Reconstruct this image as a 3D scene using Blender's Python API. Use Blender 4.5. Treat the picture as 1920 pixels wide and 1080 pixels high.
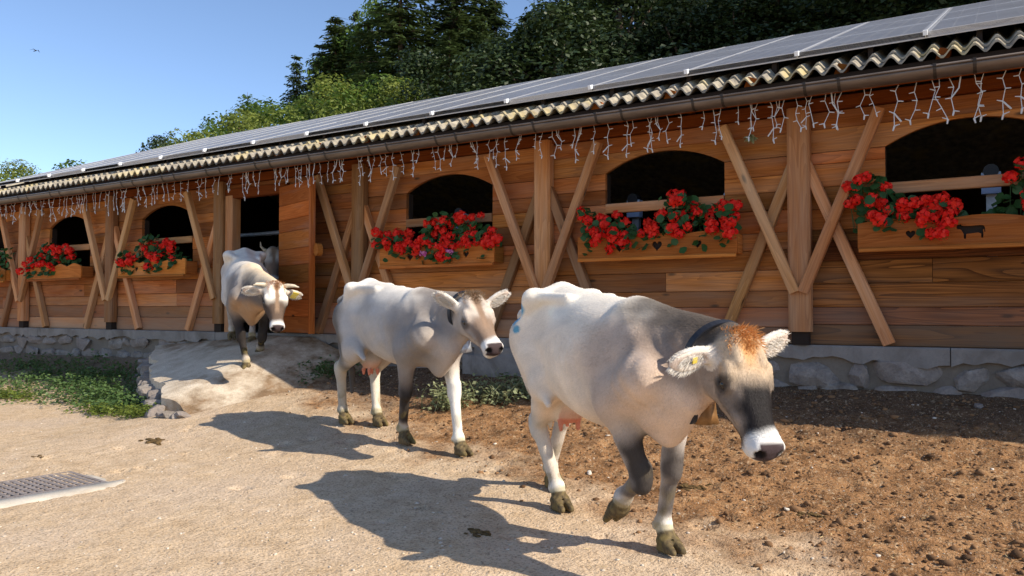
import bpy, bmesh, math, random
import numpy as np
from mathutils import Vector, Matrix, Euler

for o in list(bpy.data.objects):
    bpy.data.objects.remove(o)
S = bpy.context.scene
COL = S.collection
R = math.radians
rnd = random.Random(7)

# ------------------------------------------------------------------ camera, sky, sun, exposure
AZ = R(31.5)                      # the camera looks this far to the left of the barn wall's normal
CAMH = 1.30
cam_d = bpy.data.cameras.new('camera')
cam = bpy.data.objects.new('camera', cam_d)
COL.objects.link(cam)
cam.location = (0, 0, CAMH)
cam.rotation_euler = (R(90 + 1.587), 0, AZ)
cam_d.sensor_width = 36
cam_d.lens = 36 * 1480 / 1920
cam_d.clip_end = 3000
cam_d.clip_start = 0.05
S.camera = cam

SUN_EL, SUN_AZ = R(37), R(5.2)    # sun stands beyond the right end of the barn, a little behind it
to_sun = Vector((math.cos(SUN_EL) * math.cos(SUN_AZ), math.cos(SUN_EL) * math.sin(SUN_AZ), math.sin(SUN_EL)))
W = bpy.data.worlds.new('World')
S.world = W
W.use_nodes = True
wn = W.node_tree.nodes
bg = wn['Background']
sky = wn.new('ShaderNodeTexSky')
sky.sky_type = 'NISHITA'
sky.sun_disc = False
sky.sun_elevation = SUN_EL
sky.sun_rotation = math.pi / 2 - SUN_AZ
sky.altitude = 1200
sky.air_density = 0.85
sky.dust_density = 0.8
sky.ozone_density = 2.0
bg.inputs['Strength'].default_value = 0.15
W.node_tree.links.new(sky.outputs[0], bg.inputs[0])
sd = bpy.data.lights.new('sun', 'SUN')
sd.energy = 4.4
sd.angle = R(0.53)
sd.color = (1.0, 0.90, 0.75)
sun = bpy.data.objects.new('sun', sd)
COL.objects.link(sun)
sun.location = (10, 0, 20)
sun.rotation_euler = (-to_sun).to_track_quat('-Z', 'Y').to_euler()
S.view_settings.view_transform = 'Standard'
S.view_settings.look = 'None'
S.view_settings.exposure = 0.56
S.view_settings.gamma = 1
S.cycles.max_bounces = 4
S.cycles.diffuse_bounces = 3
S.cycles.glossy_bounces = 2
S.cycles.transmission_bounces = 2

# ------------------------------------------------------------------ helpers
def wmat(o):
    m = o.matrix_basis.copy()
    if o.parent:
        m = wmat(o.parent) @ o.matrix_parent_inverse @ m
    return m

def par(o, p):
    """parent o to p, keeping o where its own transform puts it in the world"""
    if p is not None:
        o.parent = p
        o.matrix_parent_inverse = wmat(p).inverted()
    return o

def tag(o, label=None, cat=None, group=None, kind=None):
    if label: o['label'] = label
    if cat: o['category'] = cat
    if group: o['group'] = group
    if kind: o['kind'] = kind
    return o

def empty(name, loc=(0, 0, 0), label=None, cat=None, group=None, parent=None, rz=0):
    o = bpy.data.objects.new(name, None)
    o.empty_display_size = 0.2
    COL.objects.link(o)
    o.location = loc
    o.rotation_euler = (0, 0, rz)
    par(o, parent)
    return tag(o, label, cat, group)

def mesh(name, v, f, mats=(), smooth=False, mi=None):
    me = bpy.data.meshes.new(name)
    v = np.asarray(v, dtype=np.float32).reshape(-1, 3)
    if isinstance(f, np.ndarray) and f.ndim == 2:
        n, k = f.shape
        me.vertices.add(len(v)); me.vertices.foreach_set('co', v.ravel())
        me.loops.add(n * k); me.loops.foreach_set('vertex_index', f.astype(np.int32).ravel())
        me.polygons.add(n)
        me.polygons.foreach_set('loop_start', np.arange(0, n * k, k, dtype=np.int32))
        me.polygons.foreach_set('loop_total', np.full(n, k, dtype=np.int32))
        me.update(calc_edges=True)
    else:
        me.from_pydata(v.tolist(), [], [tuple(int(i) for i in q) for q in f])
    for m in (mats if isinstance(mats, (list, tuple)) else [mats]):
        me.materials.append(m)
    if mi is not None:
        me.polygons.foreach_set('material_index', np.asarray(mi, dtype=np.int32))
    if smooth:
        me.polygons.foreach_set('use_smooth', np.ones(len(me.polygons), dtype=bool))
    me.validate()
    return me

def ob(name, me, parent=None, loc=(0, 0, 0), rot=(0, 0, 0), scale=None):
    o = bpy.data.objects.new(name, me)
    COL.objects.link(o)
    o.location = loc
    o.rotation_euler = rot
    if scale is not None:
        o.scale = (scale,) * 3 if isinstance(scale, (int, float)) else scale
    return par(o, parent)

class MB:
    """collects vertices and faces"""
    def __init__(s): s.v, s.f, s.m = [], [], []
    def add(s, v, f, m=0):
        b = len(s.v)
        s.v += [tuple(p) for p in v]
        s.f += [tuple(i + b for i in q) for q in f]
        s.m += [m] * len(f)
    def box(s, lo, hi, m=0):
        x0, y0, z0 = lo; x1, y1, z1 = hi
        s.add([(x0,y0,z0),(x1,y0,z0),(x1,y1,z0),(x0,y1,z0),(x0,y0,z1),(x1,y0,z1),(x1,y1,z1),(x0,y1,z1)],
              [(0,3,2,1),(4,5,6,7),(0,1,5,4),(1,2,6,5),(2,3,7,6),(3,0,4,7)], m)
    def tube(s, pts, rad, n=8, m=0, cap=True):
        pts = [Vector(p) for p in pts]
        rad = rad if isinstance(rad, (list, tuple)) else [rad] * len(pts)
        v, f = [], []
        up = Vector((0, 0, 1))
        prev = None
        for i, p in enumerate(pts):
            d = (pts[min(i + 1, len(pts) - 1)] - pts[max(i - 1, 0)]).normalized()
            if prev is None:
                a = d.cross(up)
                if a.length < 1e-3: a = d.cross(Vector((1, 0, 0)))
            else:
                a = prev - d * prev.dot(d)
            a.normalize(); prev = a
            b = d.cross(a)
            for k in range(n):
                t = 2 * math.pi * k / n
                v.append(p + (a * math.cos(t) + b * math.sin(t)) * rad[i])
        for i in range(len(pts) - 1):
            for k in range(n):
                k2 = (k + 1) % n
                f.append((i * n + k, i * n + k2, (i + 1) * n + k2, (i + 1) * n + k))
        if cap:
            f.append(tuple(range(n))[::-1]); f.append(tuple((len(pts) - 1) * n + k for k in range(n)))
        s.add(v, f, m)
    def mesh(s, name, mats, smooth=False):
        return mesh(name, s.v, s.f, mats, smooth, s.m)
    def build(s, name, mats, parent=None, smooth=False, **k):
        return ob(name, s.mesh(name, mats, smooth), parent, **k)

def chamfer_box(lx, ly, lz, c):
    """a timber along x with chamfered long edges, centred"""
    a, b = ly / 2, lz / 2
    prof = [(-a, -b + c), (-a, b - c), (-a + c, b), (a - c, b), (a, b - c), (a, -b + c), (a - c, -b), (-a + c, -b)]
    v = [(sx * lx / 2, y, z) for sx in (-1, 1) for y, z in prof]
    f = [tuple(range(8)), tuple(range(15, 7, -1))]
    f += [(k + 8, (k + 1) % 8 + 8, (k + 1) % 8, k) for k in range(8)]
    return v, f

_tc = {}
def timber(name, lx, ly, lz, m, parent, loc, rot=(0, 0, 0), c=0.006):
    key = (round(lx, 3), round(ly, 3), round(lz, 3), m.name)
    if key not in _tc:
        _tc[key] = mesh(name, *chamfer_box(lx, ly, lz, c), m)
    return ob(name, _tc[key], parent, loc, rot)

def flat_shape(name, loops, thick, mat, bev=0.0):
    """2-D outlines (first outer, then holes) in x,z, thickness along y; real holes"""
    cu = bpy.data.curves.new('tmp', 'CURVE')
    cu.dimensions = '2D'; cu.fill_mode = 'BOTH'; cu.extrude = thick / 2
    cu.bevel_depth = bev
    for lp in loops:
        sp = cu.splines.new('POLY')
        sp.points.add(len(lp) - 1)
        for q, (x, y) in zip(sp.points, lp): q.co = (x, y, 0, 1)
        sp.use_cyclic_u = True
    o = bpy.data.objects.new('tmp', cu)
    COL.objects.link(o)
    dg = bpy.context.evaluated_depsgraph_get()
    me = bpy.data.meshes.new_from_object(o.evaluated_get(dg))
    bpy.data.objects.remove(o)
    me.transform(Matrix.Rotation(R(90), 4, 'X'))
    me.materials.clear(); me.materials.append(mat)
    me.name = name
    return me

# camera maths, used to lay things out from measured directions and distances
_cp, _sp = math.cos(R(1.587)), math.sin(R(1.587))
def at(x, y, dep):
    u, v = (x - 960) / 1480, (540 - y) / 1480
    d, up = _cp - v * _sp, _sp + v * _cp
    u, up = u / d, up / d
    return Vector(((math.cos(AZ) * u - math.sin(AZ)) * dep, (math.sin(AZ) * u + math.cos(AZ)) * dep, CAMH + up * dep))

def sstep(a, b, x):
    t = np.clip((np.asarray(x, float) - a) / (b - a), 0, 1)
    return t * t * (3 - 2 * t)

def vnoise(x, y, z=0.0, seed=0):
    """cheap smooth noise in about -1..1"""
    r = np.random.RandomState(seed + 11)
    out = 0
    for i in range(7):
        a = r.normal(size=3); a /= np.linalg.norm(a) + 1e-6
        fr = r.uniform(.6, 1.7)
        out = out + np.sin((x * a[0] + y * a[1] + z * a[2]) * fr * 2 * np.pi + r.uniform(0, 6.28))
    return out / 3.2

# ------------------------------------------------------------------ materials
class NT:
    def __init__(s, name, rough=0.8, spec=0.3):
        s.m = bpy.data.materials.new(name); s.m.use_nodes = True
        s.t = s.m.node_tree; s.n = s.t.nodes
        s.b = s.n['Principled BSDF']
        s.b.inputs['Roughness'].default_value = rough
        s.b.inputs['Specular IOR Level'].default_value = spec
        s.o = s.n['Material Output']
    def new(s, ty, **kw):
        n = s.n.new(ty)
        for k, v in kw.items(): setattr(n, k, v)
        return n
    def ln(s, a, b): s.t.links.new(a, b)
    def setin(s, n, k, v):
        if hasattr(v, 'links') or isinstance(v, bpy.types.NodeSocket): s.ln(v, n.inputs[k])
        else: n.inputs[k].default_value = v
    def coord(s, which='Object'):
        return s.new('ShaderNodeTexCoord').outputs[which]
    def pos(s): return s.new('ShaderNodeNewGeometry').outputs['Position']
    def mapv(s, vec, scale=(1, 1, 1), loc=None):
        n = s.new('ShaderNodeMapping'); s.ln(vec, n.inputs['Vector'])
        s.setin(n, 'Scale', scale)
        if loc is not None: s.setin(n, 'Location', loc)
        return n.outputs[0]
    def noise(s, vec, scale=5, detail=4, rough=.55, dist=0):
        n = s.new('ShaderNodeTexNoise'); s.ln(vec, n.inputs['Vector'])
        n.inputs['Scale'].default_value = scale; n.inputs['Detail'].default_value = detail
        n.inputs['Roughness'].default_value = rough; n.inputs['Distortion'].default_value = dist
        return n.outputs['Fac']
    def voro(s, vec, scale=5, feature='F1', out='Distance'):
        n = s.new('ShaderNodeTexVoronoi', feature=feature); s.ln(vec, n.inputs['Vector'])
        n.inputs['Scale'].default_value = scale
        return n.outputs[out]
    def math(s, op, a, b=0.0, c=None):
        n = s.new('ShaderNodeMath', operation=op)
        s.setin(n, 0, a); s.setin(n, 1, b)
        if c is not None: s.setin(n, 2, c)
        return n.outputs[0]
    def vmath(s, op, a, b):
        n = s.new('ShaderNodeVectorMath', operation=op)
        s.setin(n, 0, a); s.setin(n, 1, b)
        return n.outputs[0]
    def ramp(s, fac, stops):
        n = s.new('ShaderNodeValToRGB'); s.ln(fac, n.inputs[0])
        e = n.color_ramp.elements
        while len(e) < len(stops): e.new(.5)
        for q, (p, c) in zip(e, stops):
            q.position = p
            q.color = (*c, 1) if isinstance(c, (tuple, list)) else (c, c, c, 1)
        return n.outputs[0]
    def mix(s, fac, a, b, mode='MIX'):
        n = s.new('ShaderNodeMix', data_type='RGBA', blend_type=mode)
        s.setin(n, 0, fac)
        for k, v in ((6, a), (7, b)):
            if isinstance(v, tuple): n.inputs[k].default_value = (*v, 1)
            else: s.ln(v, n.inputs[k])
        return n.outputs[2]
    def rand(s): return s.new('ShaderNodeObjectInfo').outputs['Random']
    def col(s, c):
        if isinstance(c, tuple): s.b.inputs['Base Color'].default_value = (*c, 1)
        else: s.ln(c, s.b.inputs['Base Color'])
        return s
    def bump(s, h, strength=.5, dist=.01):
        n = s.new('ShaderNodeBump'); s.ln(h, n.inputs['Height'])
        n.inputs['Strength'].default_value = strength; n.inputs['Distance'].default_value = dist
        s.ln(n.outputs[0], s.b.inputs['Normal'])
        return s
    def roughness(s, sock): s.ln(sock, s.b.inputs['Roughness']); return s

def wood(name, light, dark, grey=0.0, greycol=(.30, .26, .22), wear=None, knots=True, grain=.5):
    t = NT(name, .85, .12)
    c = t.coord(); r = t.rand()
    off = t.new('ShaderNodeCombineXYZ')
    t.ln(t.math('MULTIPLY', r, 37.0), off.inputs[0]); t.ln(t.math('MULTIPLY', r, 91.0), off.inputs[1]); t.ln(t.math('MULTIPLY', r, 53.0), off.inputs[2])
    v = t.vmath('ADD', c, off.outputs[0])
    warp = t.noise(t.mapv(v, (.8, 4, 4)), 1.6, 1, .5)
    vv = t.mapv(v, (.35, 6, 6))
    rings = t.noise(vv, 1.2, 1.5, .4, .35)
    band = t.math('FRACT', t.math('ADD', t.math('MULTIPLY', rings, 13.0), t.math('MULTIPLY', warp, 2.0)))
    band = t.math('POWER', band, 1.7)
    fine = t.noise(t.mapv(v, (3, 160, 160)), 1, 1, .6)
    tone = t.noise(t.mapv(v, (.9, 2.5, 2.5)), 1.1, 2, .6)
    col = t.mix(t.math('MULTIPLY', band, grain), light, dark)
    col = t.mix(t.ramp(fine, [(.35, 0.0), (.75, .5)]), col, tuple(x * .62 for x in dark))
    col = t.mix(t.ramp(tone, [(.40, 0.0), (.74, .70)]), col, tuple(x * 1.3 for x in dark))
    if knots:
        kd = t.voro(t.mapv(v, (1.6, 4.6, 4.6)), 1.0)
        col = t.mix(t.ramp(kd, [(.045, .9), (.10, 0.0)]), col, (.04, .017, .009))
    g = t.math('ADD', t.math('MULTIPLY', t.noise(t.mapv(v, (.6, 5, 5)), 1.5, 2, .65), .9), grey - .45)
    if wear:   # rain-splashed greying of the low boards, by height
        z = t.new('ShaderNodeSeparateXYZ'); t.ln(t.pos(), z.inputs[0])
        g = t.math('ADD', g, t.ramp(t.math('DIVIDE', z.outputs[2], 4.0), [(wear[0] / 4, .5), (wear[1] / 4, 0.0)]))
    col = t.mix(t.ramp(g, [(.1, 0.0), (.75, .85)]), col, greycol)
    hs = t.new('ShaderNodeHueSaturation'); t.ln(col, hs.inputs['Color'])
    t.ln(t.math('ADD', t.math('MULTIPLY', r, .85), .56), hs.inputs['Value'])
    t.ln(t.math('ADD', t.math('MULTIPLY', t.math('FRACT', t.math('MULTIPLY', r, 17.3)), .014), .496), hs.inputs['Hue'])
    hs.inputs['Saturation'].default_value = 1.1
    t.col(hs.outputs[0])
    t.bump(fine, .4, .004)
    return t.m

def plain(name, c, rough=.7, spec=.3, metal=0, var=0, vs=6, bump=0, bs=40, coords='Object'):
    t = NT(name, rough, spec)
    t.b.inputs['Metallic'].default_value = metal
    v = t.coord(coords)
    if var:
        n = t.noise(v, vs, 5, .6)
        t.col(t.mix(t.ramp(n, [(.3, 0.0), (.7, 1.0)]), tuple(x * (1 - var) for x in c), tuple(min(1, x * (1 + var)) for x in c)))
    else: t.col(c)
    if bump: t.bump(t.noise(v, bs, 4, .6), bump, .01)
    return t.m

M = {}
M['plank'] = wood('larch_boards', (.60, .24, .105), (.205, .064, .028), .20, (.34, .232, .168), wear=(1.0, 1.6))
M['plank_dark'] = wood('weathered_shaded_boards', (.34, .135, .060), (.070, .026, .013), .10, (.16, .115, .088), wear=(1.0, 1.5), grain=.9)  # weathered, and darker still to put the right end's light falloff into colour
M['timber'] = wood('brace_timber', (.54, .28, .14), (.29, .115, .05), .24, (.47, .36, .26))
M['fascia'] = wood('eave_board', (.34, .115, .045), (.18, .055, .022), -.1, knots=False)
M['door'] = wood('door_boards', (.52, .195, .08), (.26, .08, .03), .05)
M['box'] = wood('planter_wood', (.54, .215, .088), (.26, .085, .032), .06, (.33, .24, .17), knots=False)
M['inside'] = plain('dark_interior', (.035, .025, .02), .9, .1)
M['panelglass'] = plain('panel_glass', (.20, .20, .215), .32, .6, 0, .18, 2.0)
M['panelgap'] = plain('cell_gap', (.30, .30, .31), .4, .5)
M['alu'] = plain('aluminium', (.55, .56, .58), .5, .5, 0.5)
M['steel'] = plain('galvanised_steel', (.42, .45, .50), .45, .5, .6, .2, 20)
M['zincblue'] = plain('blue_white_plate', (.42, .52, .72), .5, .4)
M['cord'] = plain('white_cord', (.62, .62, .61), .5, .3)
M['dung'] = plain('dung', (.115, .072, .028), .85, .2, 0, .5, 25, .8, 60)
M['black'] = plain('black_leather', (.015, .016, .022), .55, .4, 0, .2, 30)
M['brown_leather'] = plain('brown_leather', (.30, .12, .035), .6, .4, 0, .3, 30)
M['bronze'] = plain('bronze_bell', (.26, .135, .05), .5, .4, .4, .4, 18)
M['tagyellow'] = plain('yellow_tag', (.80, .62, .08), .5, .4)
M['eye'] = plain('eye', (.012, .008, .006), .08, .6)
M['horn'] = plain('horn', (.55, .47, .35), .5, .4, 0, .3, 20)

def gutter_mat():
    t = NT('copper_brown_gutter', .42, .5)
    t.b.inputs['Metallic'].default_value = .55
    n = t.noise(t.mapv(t.pos(), (1.2, 6, 6)), 2.0, 5, .6)
    t.col(t.ramp(n, [(.3, (.10, .075, .058)), (.7, (.20, .155, .125))]))
    return t.m
M['gutter'] = gutter_mat()

def eternit():
    t = NT('lichen_fibre_cement', .95, .1)
    p = t.pos()
    n = t.noise(p, 9, 6, .65); n2 = t.noise(p, 2.2, 3, .5)
    c = t.ramp(n, [(.3, (.13, .115, .10)), (.5, (.30, .265, .21)), (.72, (.50, .44, .33))])
    c = t.mix(t.ramp(n2, [(.52, 0.0), (.68, .55)]), c, (.58, .45, .17))
    t.col(c).bump(n, .6, .01)
    return t.m
M['eternit'] = eternit()

def stone_mat():
    t = NT('field_stone', .9, .2)
    r = t.rand(); v = t.vmath('ADD', t.pos(), t.mapv(t.pos(), (0, 0, 0)))
    n = t.noise(v, 7, 6, .65); n2 = t.noise(v, 45, 4, .6)
    c = t.ramp(n, [(.3, (.14, .12, .105)), (.55, (.28, .25, .22)), (.75, (.40, .365, .32))])
    c = t.mix(t.math('MULTIPLY', r, .45), c, (.30, .24, .22))
    c = t.mix(t.ramp(n2, [(.45, 0.0), (.7, .4)]), c, (.10, .09, .08))
    c = t.mix(t.ramp(t.noise(v, 2.5, 3, .6), [(.45, 0.0), (.7, .6)]), c, (.24, .20, .16))
    t.col(c).bump(t.math('ADD', n, t.math('MULTIPLY', n2, .4)), .8, .03)
    return t.m
M['stone'] = stone_mat()

def concrete_mat(name, base, stain, amt):
    t = NT(name, .9, .2)
    p = t.pos()
    n = t.noise(p, 3.0, 6, .65); n2 = t.noise(p, 60, 3, .6); n3 = t.noise(t.mapv(p, (1.2, 1.0, 1.0)), 1.7, 4, .65, .6)
    c = t.mix(t.ramp(n, [(.3, 0.0), (.7, 1.0)]), tuple(x * .72 for x in base), base)
    c = t.mix(t.ramp(n3, [(.48, 0.0), (.66, amt)]), c, stain)
    c = t.mix(t.ramp(n2, [(.5, 0.0), (.75, .35)]), c, tuple(x * .5 for x in base))
    t.col(c).bump(n2, .35, .008)
    return t.m
M['concrete'] = concrete_mat('old_concrete', (.30, .275, .25), (.15, .13, .11), .8)
def ramp_mat():
    t = NT('ramp_concrete', .92, .15)
    p = t.pos(); sx = t.new('ShaderNodeSeparateXYZ'); t.ln(p, sx.inputs[0])
    n = t.noise(p, 4.0, 4, .65); n2 = t.noise(p, 60, 2, .6); n3 = t.noise(p, 2.1, 4, .7)
    c = t.ramp(n, [(.3, (.48, .385, .28)), (.6, (.66, .56, .43)), (.75, (.70, .61, .49))])
    # trodden dirt by the door and along the right-hand side
    d = t.math('ADD', t.math('MULTIPLY', t.math('ADD', sx.outputs[0], 7.75), .60), t.math('MULTIPLY', t.math('SUBTRACT', n3, .5), 2.6))
    d = t.math('MAXIMUM', d, t.math('ADD', t.math('MULTIPLY', t.math('SUBTRACT', sx.outputs[1], 7.15), 1.1), t.math('MULTIPLY', t.math('SUBTRACT', n3, .5), 2.2)))
    c = t.mix(t.ramp(t.math('MULTIPLY_ADD', d, .5, .5), [(.42, 0.0), (.75, .92)]), c, t.ramp(n, [(.3, (.13, .075, .035)), (.7, (.27, .165, .085))]))
    c = t.mix(t.ramp(n2, [(.5, 0.0), (.75, .4)]), c, (.30, .23, .16))
    t.col(c).bump(t.math('ADD', n2, t.math('MULTIPLY', n, .6)), .6, .015)
    return t.m
M['rampcon'] = ramp_mat()
M['edgecon'] = concrete_mat('edging_concrete', (.62, .56, .47), (.30, .23, .16), .5)
M['mortar'] = concrete_mat('crumbling_mortar', (.22, .19, .155), (.11, .09, .072), .7)

def ground_mat():
    t = NT('yard_dirt', .95, .1)
    p = t.pos()
    s = t.new('ShaderNodeSeparateXYZ'); t.ln(p, s.inputs[0])
    X, Y = s.outputs[0], s.outputs[1]
    big = t.noise(p, .9, 3, .6); mid = t.noise(p, 6, 4, .68); fin = t.noise(p, 60, 2, .7); grit = t.voro(p, 70)
    # packed light sand
    sand = t.ramp(mid, [(.3, (.47, .335, .205)), (.55, (.60, .445, .29)), (.75, (.68, .53, .37))])
    sand = t.mix(t.ramp(big, [(.45, 0.0), (.65, .55)]), sand, (.58, .455, .34))
    # trodden brown soil, next to the wall and towards the right
    soil = t.ramp(mid, [(.3, (.13, .065, .028)), (.5, (.30, .155, .068)), (.72, (.43, .25, .12))])
    d = t.math('SUBTRACT', Y, t.math('MULTIPLY_ADD', X, -.40, 3.70))
    d = t.math('ADD', d, t.math('MULTIPLY', t.math('SUBTRACT', t.noise(p, 1.6, 3, .65), .5), 2.4))
    m1 = t.ramp(t.math('MULTIPLY_ADD', d, .5, .5), [(.38, 0.0), (.72, 1.0)])
    c = t.mix(m1, sand, soil)
    # soil under the eave darkened and warmed, its shade put into the colour
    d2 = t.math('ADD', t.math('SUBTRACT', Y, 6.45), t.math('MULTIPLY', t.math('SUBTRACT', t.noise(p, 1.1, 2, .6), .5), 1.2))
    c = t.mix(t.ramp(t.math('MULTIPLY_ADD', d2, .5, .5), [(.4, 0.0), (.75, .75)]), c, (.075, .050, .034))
    c = t.mix(t.ramp(fin, [(.5, 0.0), (.70, .7)]), c, (.13, .078, .04))
    c = t.mix(t.math('MULTIPLY', m1, t.ramp(t.noise(t.mapv(p, (26, 34, 30)), 1.0, 2, .7), [(.56, 0.0), (.66, .75)])), c, (.055, .030, .016))
    c = t.mix(t.math('MULTIPLY', m1, t.ramp(t.noise(t.mapv(p, (34, 22, 30), (7.0, 3.0, 1.0)), 1.0, 2, .7), [(.58, 0.0), (.68, .6)])), c, (.50, .36, .22))
    c = t.mix(t.ramp(grit, [(.1, .55), (.25, 0.0)]), c, (.62, .55, .45))
    t.col(c)
    t.bump(t.math('ADD', t.noise(p, 11, 3, .7), t.math('MULTIPLY', fin, .5)), .7, .03)
    return t.m
M['ground'] = ground_mat()

def leaf_mat(name, c1, c2, trans=.35, rough=.5, spread=.5):
    t = NT(name, rough, .3)
    n = t.noise(t.pos(), spread, 3, .6); r = t.rand()
    geo = t.new('ShaderNodeNewGeometry').outputs['Random Per Island']
    f = t.math('ADD', t.math('MULTIPLY', n, .7), t.math('MULTIPLY', t.math('ADD', geo, r), .28))
    c = t.mix(t.ramp(f, [(.3, 0.0), (.85, 1.0)]), c1, c2)
    t.col(c)
    tr = t.new('ShaderNodeBsdfTranslucent'); t.ln(t.mix(.5, c, tuple(x * 1.3 for x in c2)), tr.inputs[0])
    mx = t.new('ShaderNodeMixShader'); mx.inputs[0].default_value = trans
    t.ln(t.b.outputs[0], mx.inputs[1]); t.ln(tr.outputs[0], mx.inputs[2]); t.ln(mx.outputs[0], t.o.inputs[0])
    return t.m
M['leaf'] = leaf_mat('broad_leaves', (.05, .10, .018), (.12, .19, .03), .35)
M['leafyel'] = leaf_mat('yellowish_leaves', (.10, .15, .022), (.21, .25, .05), .4)
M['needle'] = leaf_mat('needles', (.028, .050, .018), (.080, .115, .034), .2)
M['darkleaf'] = leaf_mat('dark_leaves', (.018, .034, .012), (.042, .066, .018), .15)  # leaf colour lowered to put the forest's shade into it
M['bark'] = plain('bark', (.10, .075, .055), .95, .1, 0, .5, 9, .8, 25)
M['weed'] = leaf_mat('weed_leaves', (.05, .105, .03), (.13, .20, .065), .3, .5, 2.0)
M['weeddry'] = leaf_mat('dry_weed_leaves', (.17, .22, .09), (.34, .36, .20), .3, .6, 3.0)
M['gerleaf'] = leaf_mat('geranium_leaves', (.022, .075, .02), (.06, .15, .04), .25, .5, 9.0)

def petal(name, c1, c2):
    t = NT(name, .55, .25)
    geo = t.new('ShaderNodeNewGeometry').outputs['Random Per Island']
    c = t.mix(geo, c1, c2); t.col(c)
    tr = t.new('ShaderNodeBsdfTranslucent'); t.ln(c, tr.inputs[0])
    mx = t.new('ShaderNodeMixShader'); mx.inputs[0].default_value = .35
    t.ln(t.b.outputs[0], mx.inputs[1]); t.ln(tr.outputs[0], mx.inputs[2]); t.ln(mx.outputs[0], t.o.inputs[0])
    return t.m
M['red'] = petal('red_petals', (.92, .012, .010), (1.0, .055, .028))
M['pink'] = petal('pink_petals', (.80, .10, .42), (.85, .35, .62))

def coat():
    t = NT('cow_coat', .7, .12)
    a = t.new('ShaderNodeVertexColor'); a.layer_name = 'coat'
    c = t.coord()
    hair = t.noise(t.mapv(c, (55, 110, 24)), 3.0, 2, .65)
    mott = t.noise(c, 26, 3, .65)
    col = t.mix(1.0, a.outputs[0], t.ramp(mott, [(.25, (.92, .915, .91)), (.7, (1.02, 1.02, 1.02))]), 'MULTIPLY')
    col = t.mix(1.0, col, t.ramp(hair, [(.3, (.93, .925, .92)), (.65, (1.02, 1.02, 1.02))]), 'MULTIPLY')
    t.col(col)
    t.bump(t.math('ADD', hair, t.math('MULTIPLY', mott, .8)), .35, .006)
    return t.m
M['coat'] = coat()
def coathair():
    t = NT('coat_hair', .6, .15)
    a = t.new('ShaderNodeVertexColor'); a.layer_name = 'coat'; t.col(a.outputs[0]); return t.m
M['coathair'] = coathair()
def hair_mat(name, c1, c2):
    t = NT(name, .55, .3)
    geo = t.new('ShaderNodeNewGeometry').outputs['Random Per Island']
    t.col(t.mix(geo, c1, c2)); return t.m
# ------------------------------------------------------------------ ground
WALL = 7.66
def gz(X, Y):
    X = np.asarray(X, float); Y = np.asarray(Y, float)
    d = (7.6 - Y) * (1 + .75 * sstep(-7.6, -9.6, X))
    xs = np.array([-1, 0, .55, 1.1, 1.6, 2.1, 2.6, 3.1, 3.7, 4.4, 5.2]); zs = np.array([.60, .60, .485, .365, .265, .17, .10, .05, .018, 0, 0])
    z = np.interp(d, xs, zs)
    z = z * (1 - .12 * sstep(-9, -14, X))
    # hillside behind the barn, climbing to the right
    hill = sstep(-22, 14, X + .9 * (Y - 17)) * np.minimum(np.maximum(0, Y - 17.5), 75) * .58 * sstep(100, 62, np.hypot(X, Y))
    side = sstep(10, 40, X) * np.maximum(0, Y - 15.5) * .25
    far = np.maximum(0, np.hypot(X, Y) - 160) * -.02
    return z + hill + side + far

def gfine(X, Y):
    """small unevenness of the trodden yard"""
    rough = sstep(-.9, .9, Y - (3.75 - .40 * X)) * sstep(9.5, 7, Y)
    n = vnoise(X * .5, Y * .5, 0, 1) * .006 + vnoise(X * 2.7, Y * 2.7, 0, 2) * .0022
    n = n + rough * (vnoise(X * 2.1, Y * 2.1, 0, 3) * .008 + vnoise(X * 7.3, Y * 7.3, 0, 4) * .007 + vnoise(X * 14, Y * 14, 0, 5) * .006)
    return n * sstep(16, 9, np.hypot(X, Y - 3))

def axis_coords(lo, hi, step, out):
    a = list(np.arange(lo, hi, step)); s = step
    x = hi
    while x < out: a.append(x); s *= 1.22; x += s
    s = step; x = lo - s; b = []
    while x > -out: b.append(x); s *= 1.22; x -= s
    return np.array(b[::-1] + a)
gx = axis_coords(-9.0, 1.6, .035, 600); gy = axis_coords(2.4, 7.72, .035, 600)
GX, GY = np.meshgrid(gx, gy, indexing='ij')
GZ = gz(GX, GY) + gfine(GX, GY)
under = (GY > 7.64) & (GY < 16.9) & (GX > -16.4) & (GX < 6.5)
GZ[under] = .3
hr_ = np.random.RandomState(4)                            # hoof prints and scuffs in the soft soil
for k_ in range(420):
    hx_, hy_ = hr_.uniform(-7.5, 1.3), hr_.uniform(3.6, 7.2)
    if hy_ < 3.5 - .40 * hx_ and hr_.uniform() > .12: continue
    an_ = hr_.uniform(0, 6.28); de_ = hr_.uniform(.008, .022); ra_ = hr_.uniform(.04, .075)
    i0, i1 = np.searchsorted(gx, [hx_ - .2, hx_ + .2]); j0, j1 = np.searchsorted(gy, [hy_ - .2, hy_ + .2])
    dx_ = GX[i0:i1, j0:j1] - hx_; dy_ = GY[i0:i1, j0:j1] - hy_
    u_ = dx_ * np.cos(an_) + dy_ * np.sin(an_); v_ = -dx_ * np.sin(an_) + dy_ * np.cos(an_)
    q_ = (u_ / ra_ / 1.3) ** 2 + (v_ / ra_) ** 2
    GZ[i0:i1, j0:j1] += -de_ * np.exp(-q_ * 1.6) * 1.6 + de_ * .55 * np.exp(-(np.sqrt(q_) - 1.25) ** 2 * 9)
nx, ny = GX.shape
ii, jj = np.meshgrid(np.arange(nx - 1), np.arange(ny - 1), indexing='ij')
q = np.stack([ii * ny + jj, (ii + 1) * ny + jj, (ii + 1) * ny + jj + 1, ii * ny + jj + 1], -1).reshape(-1, 4)
gnd = ob('ground', mesh('ground', np.stack([GX, GY, GZ], -1).reshape(-1, 3), q, M['ground'], True))
tag(gnd, kind='structure')
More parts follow.
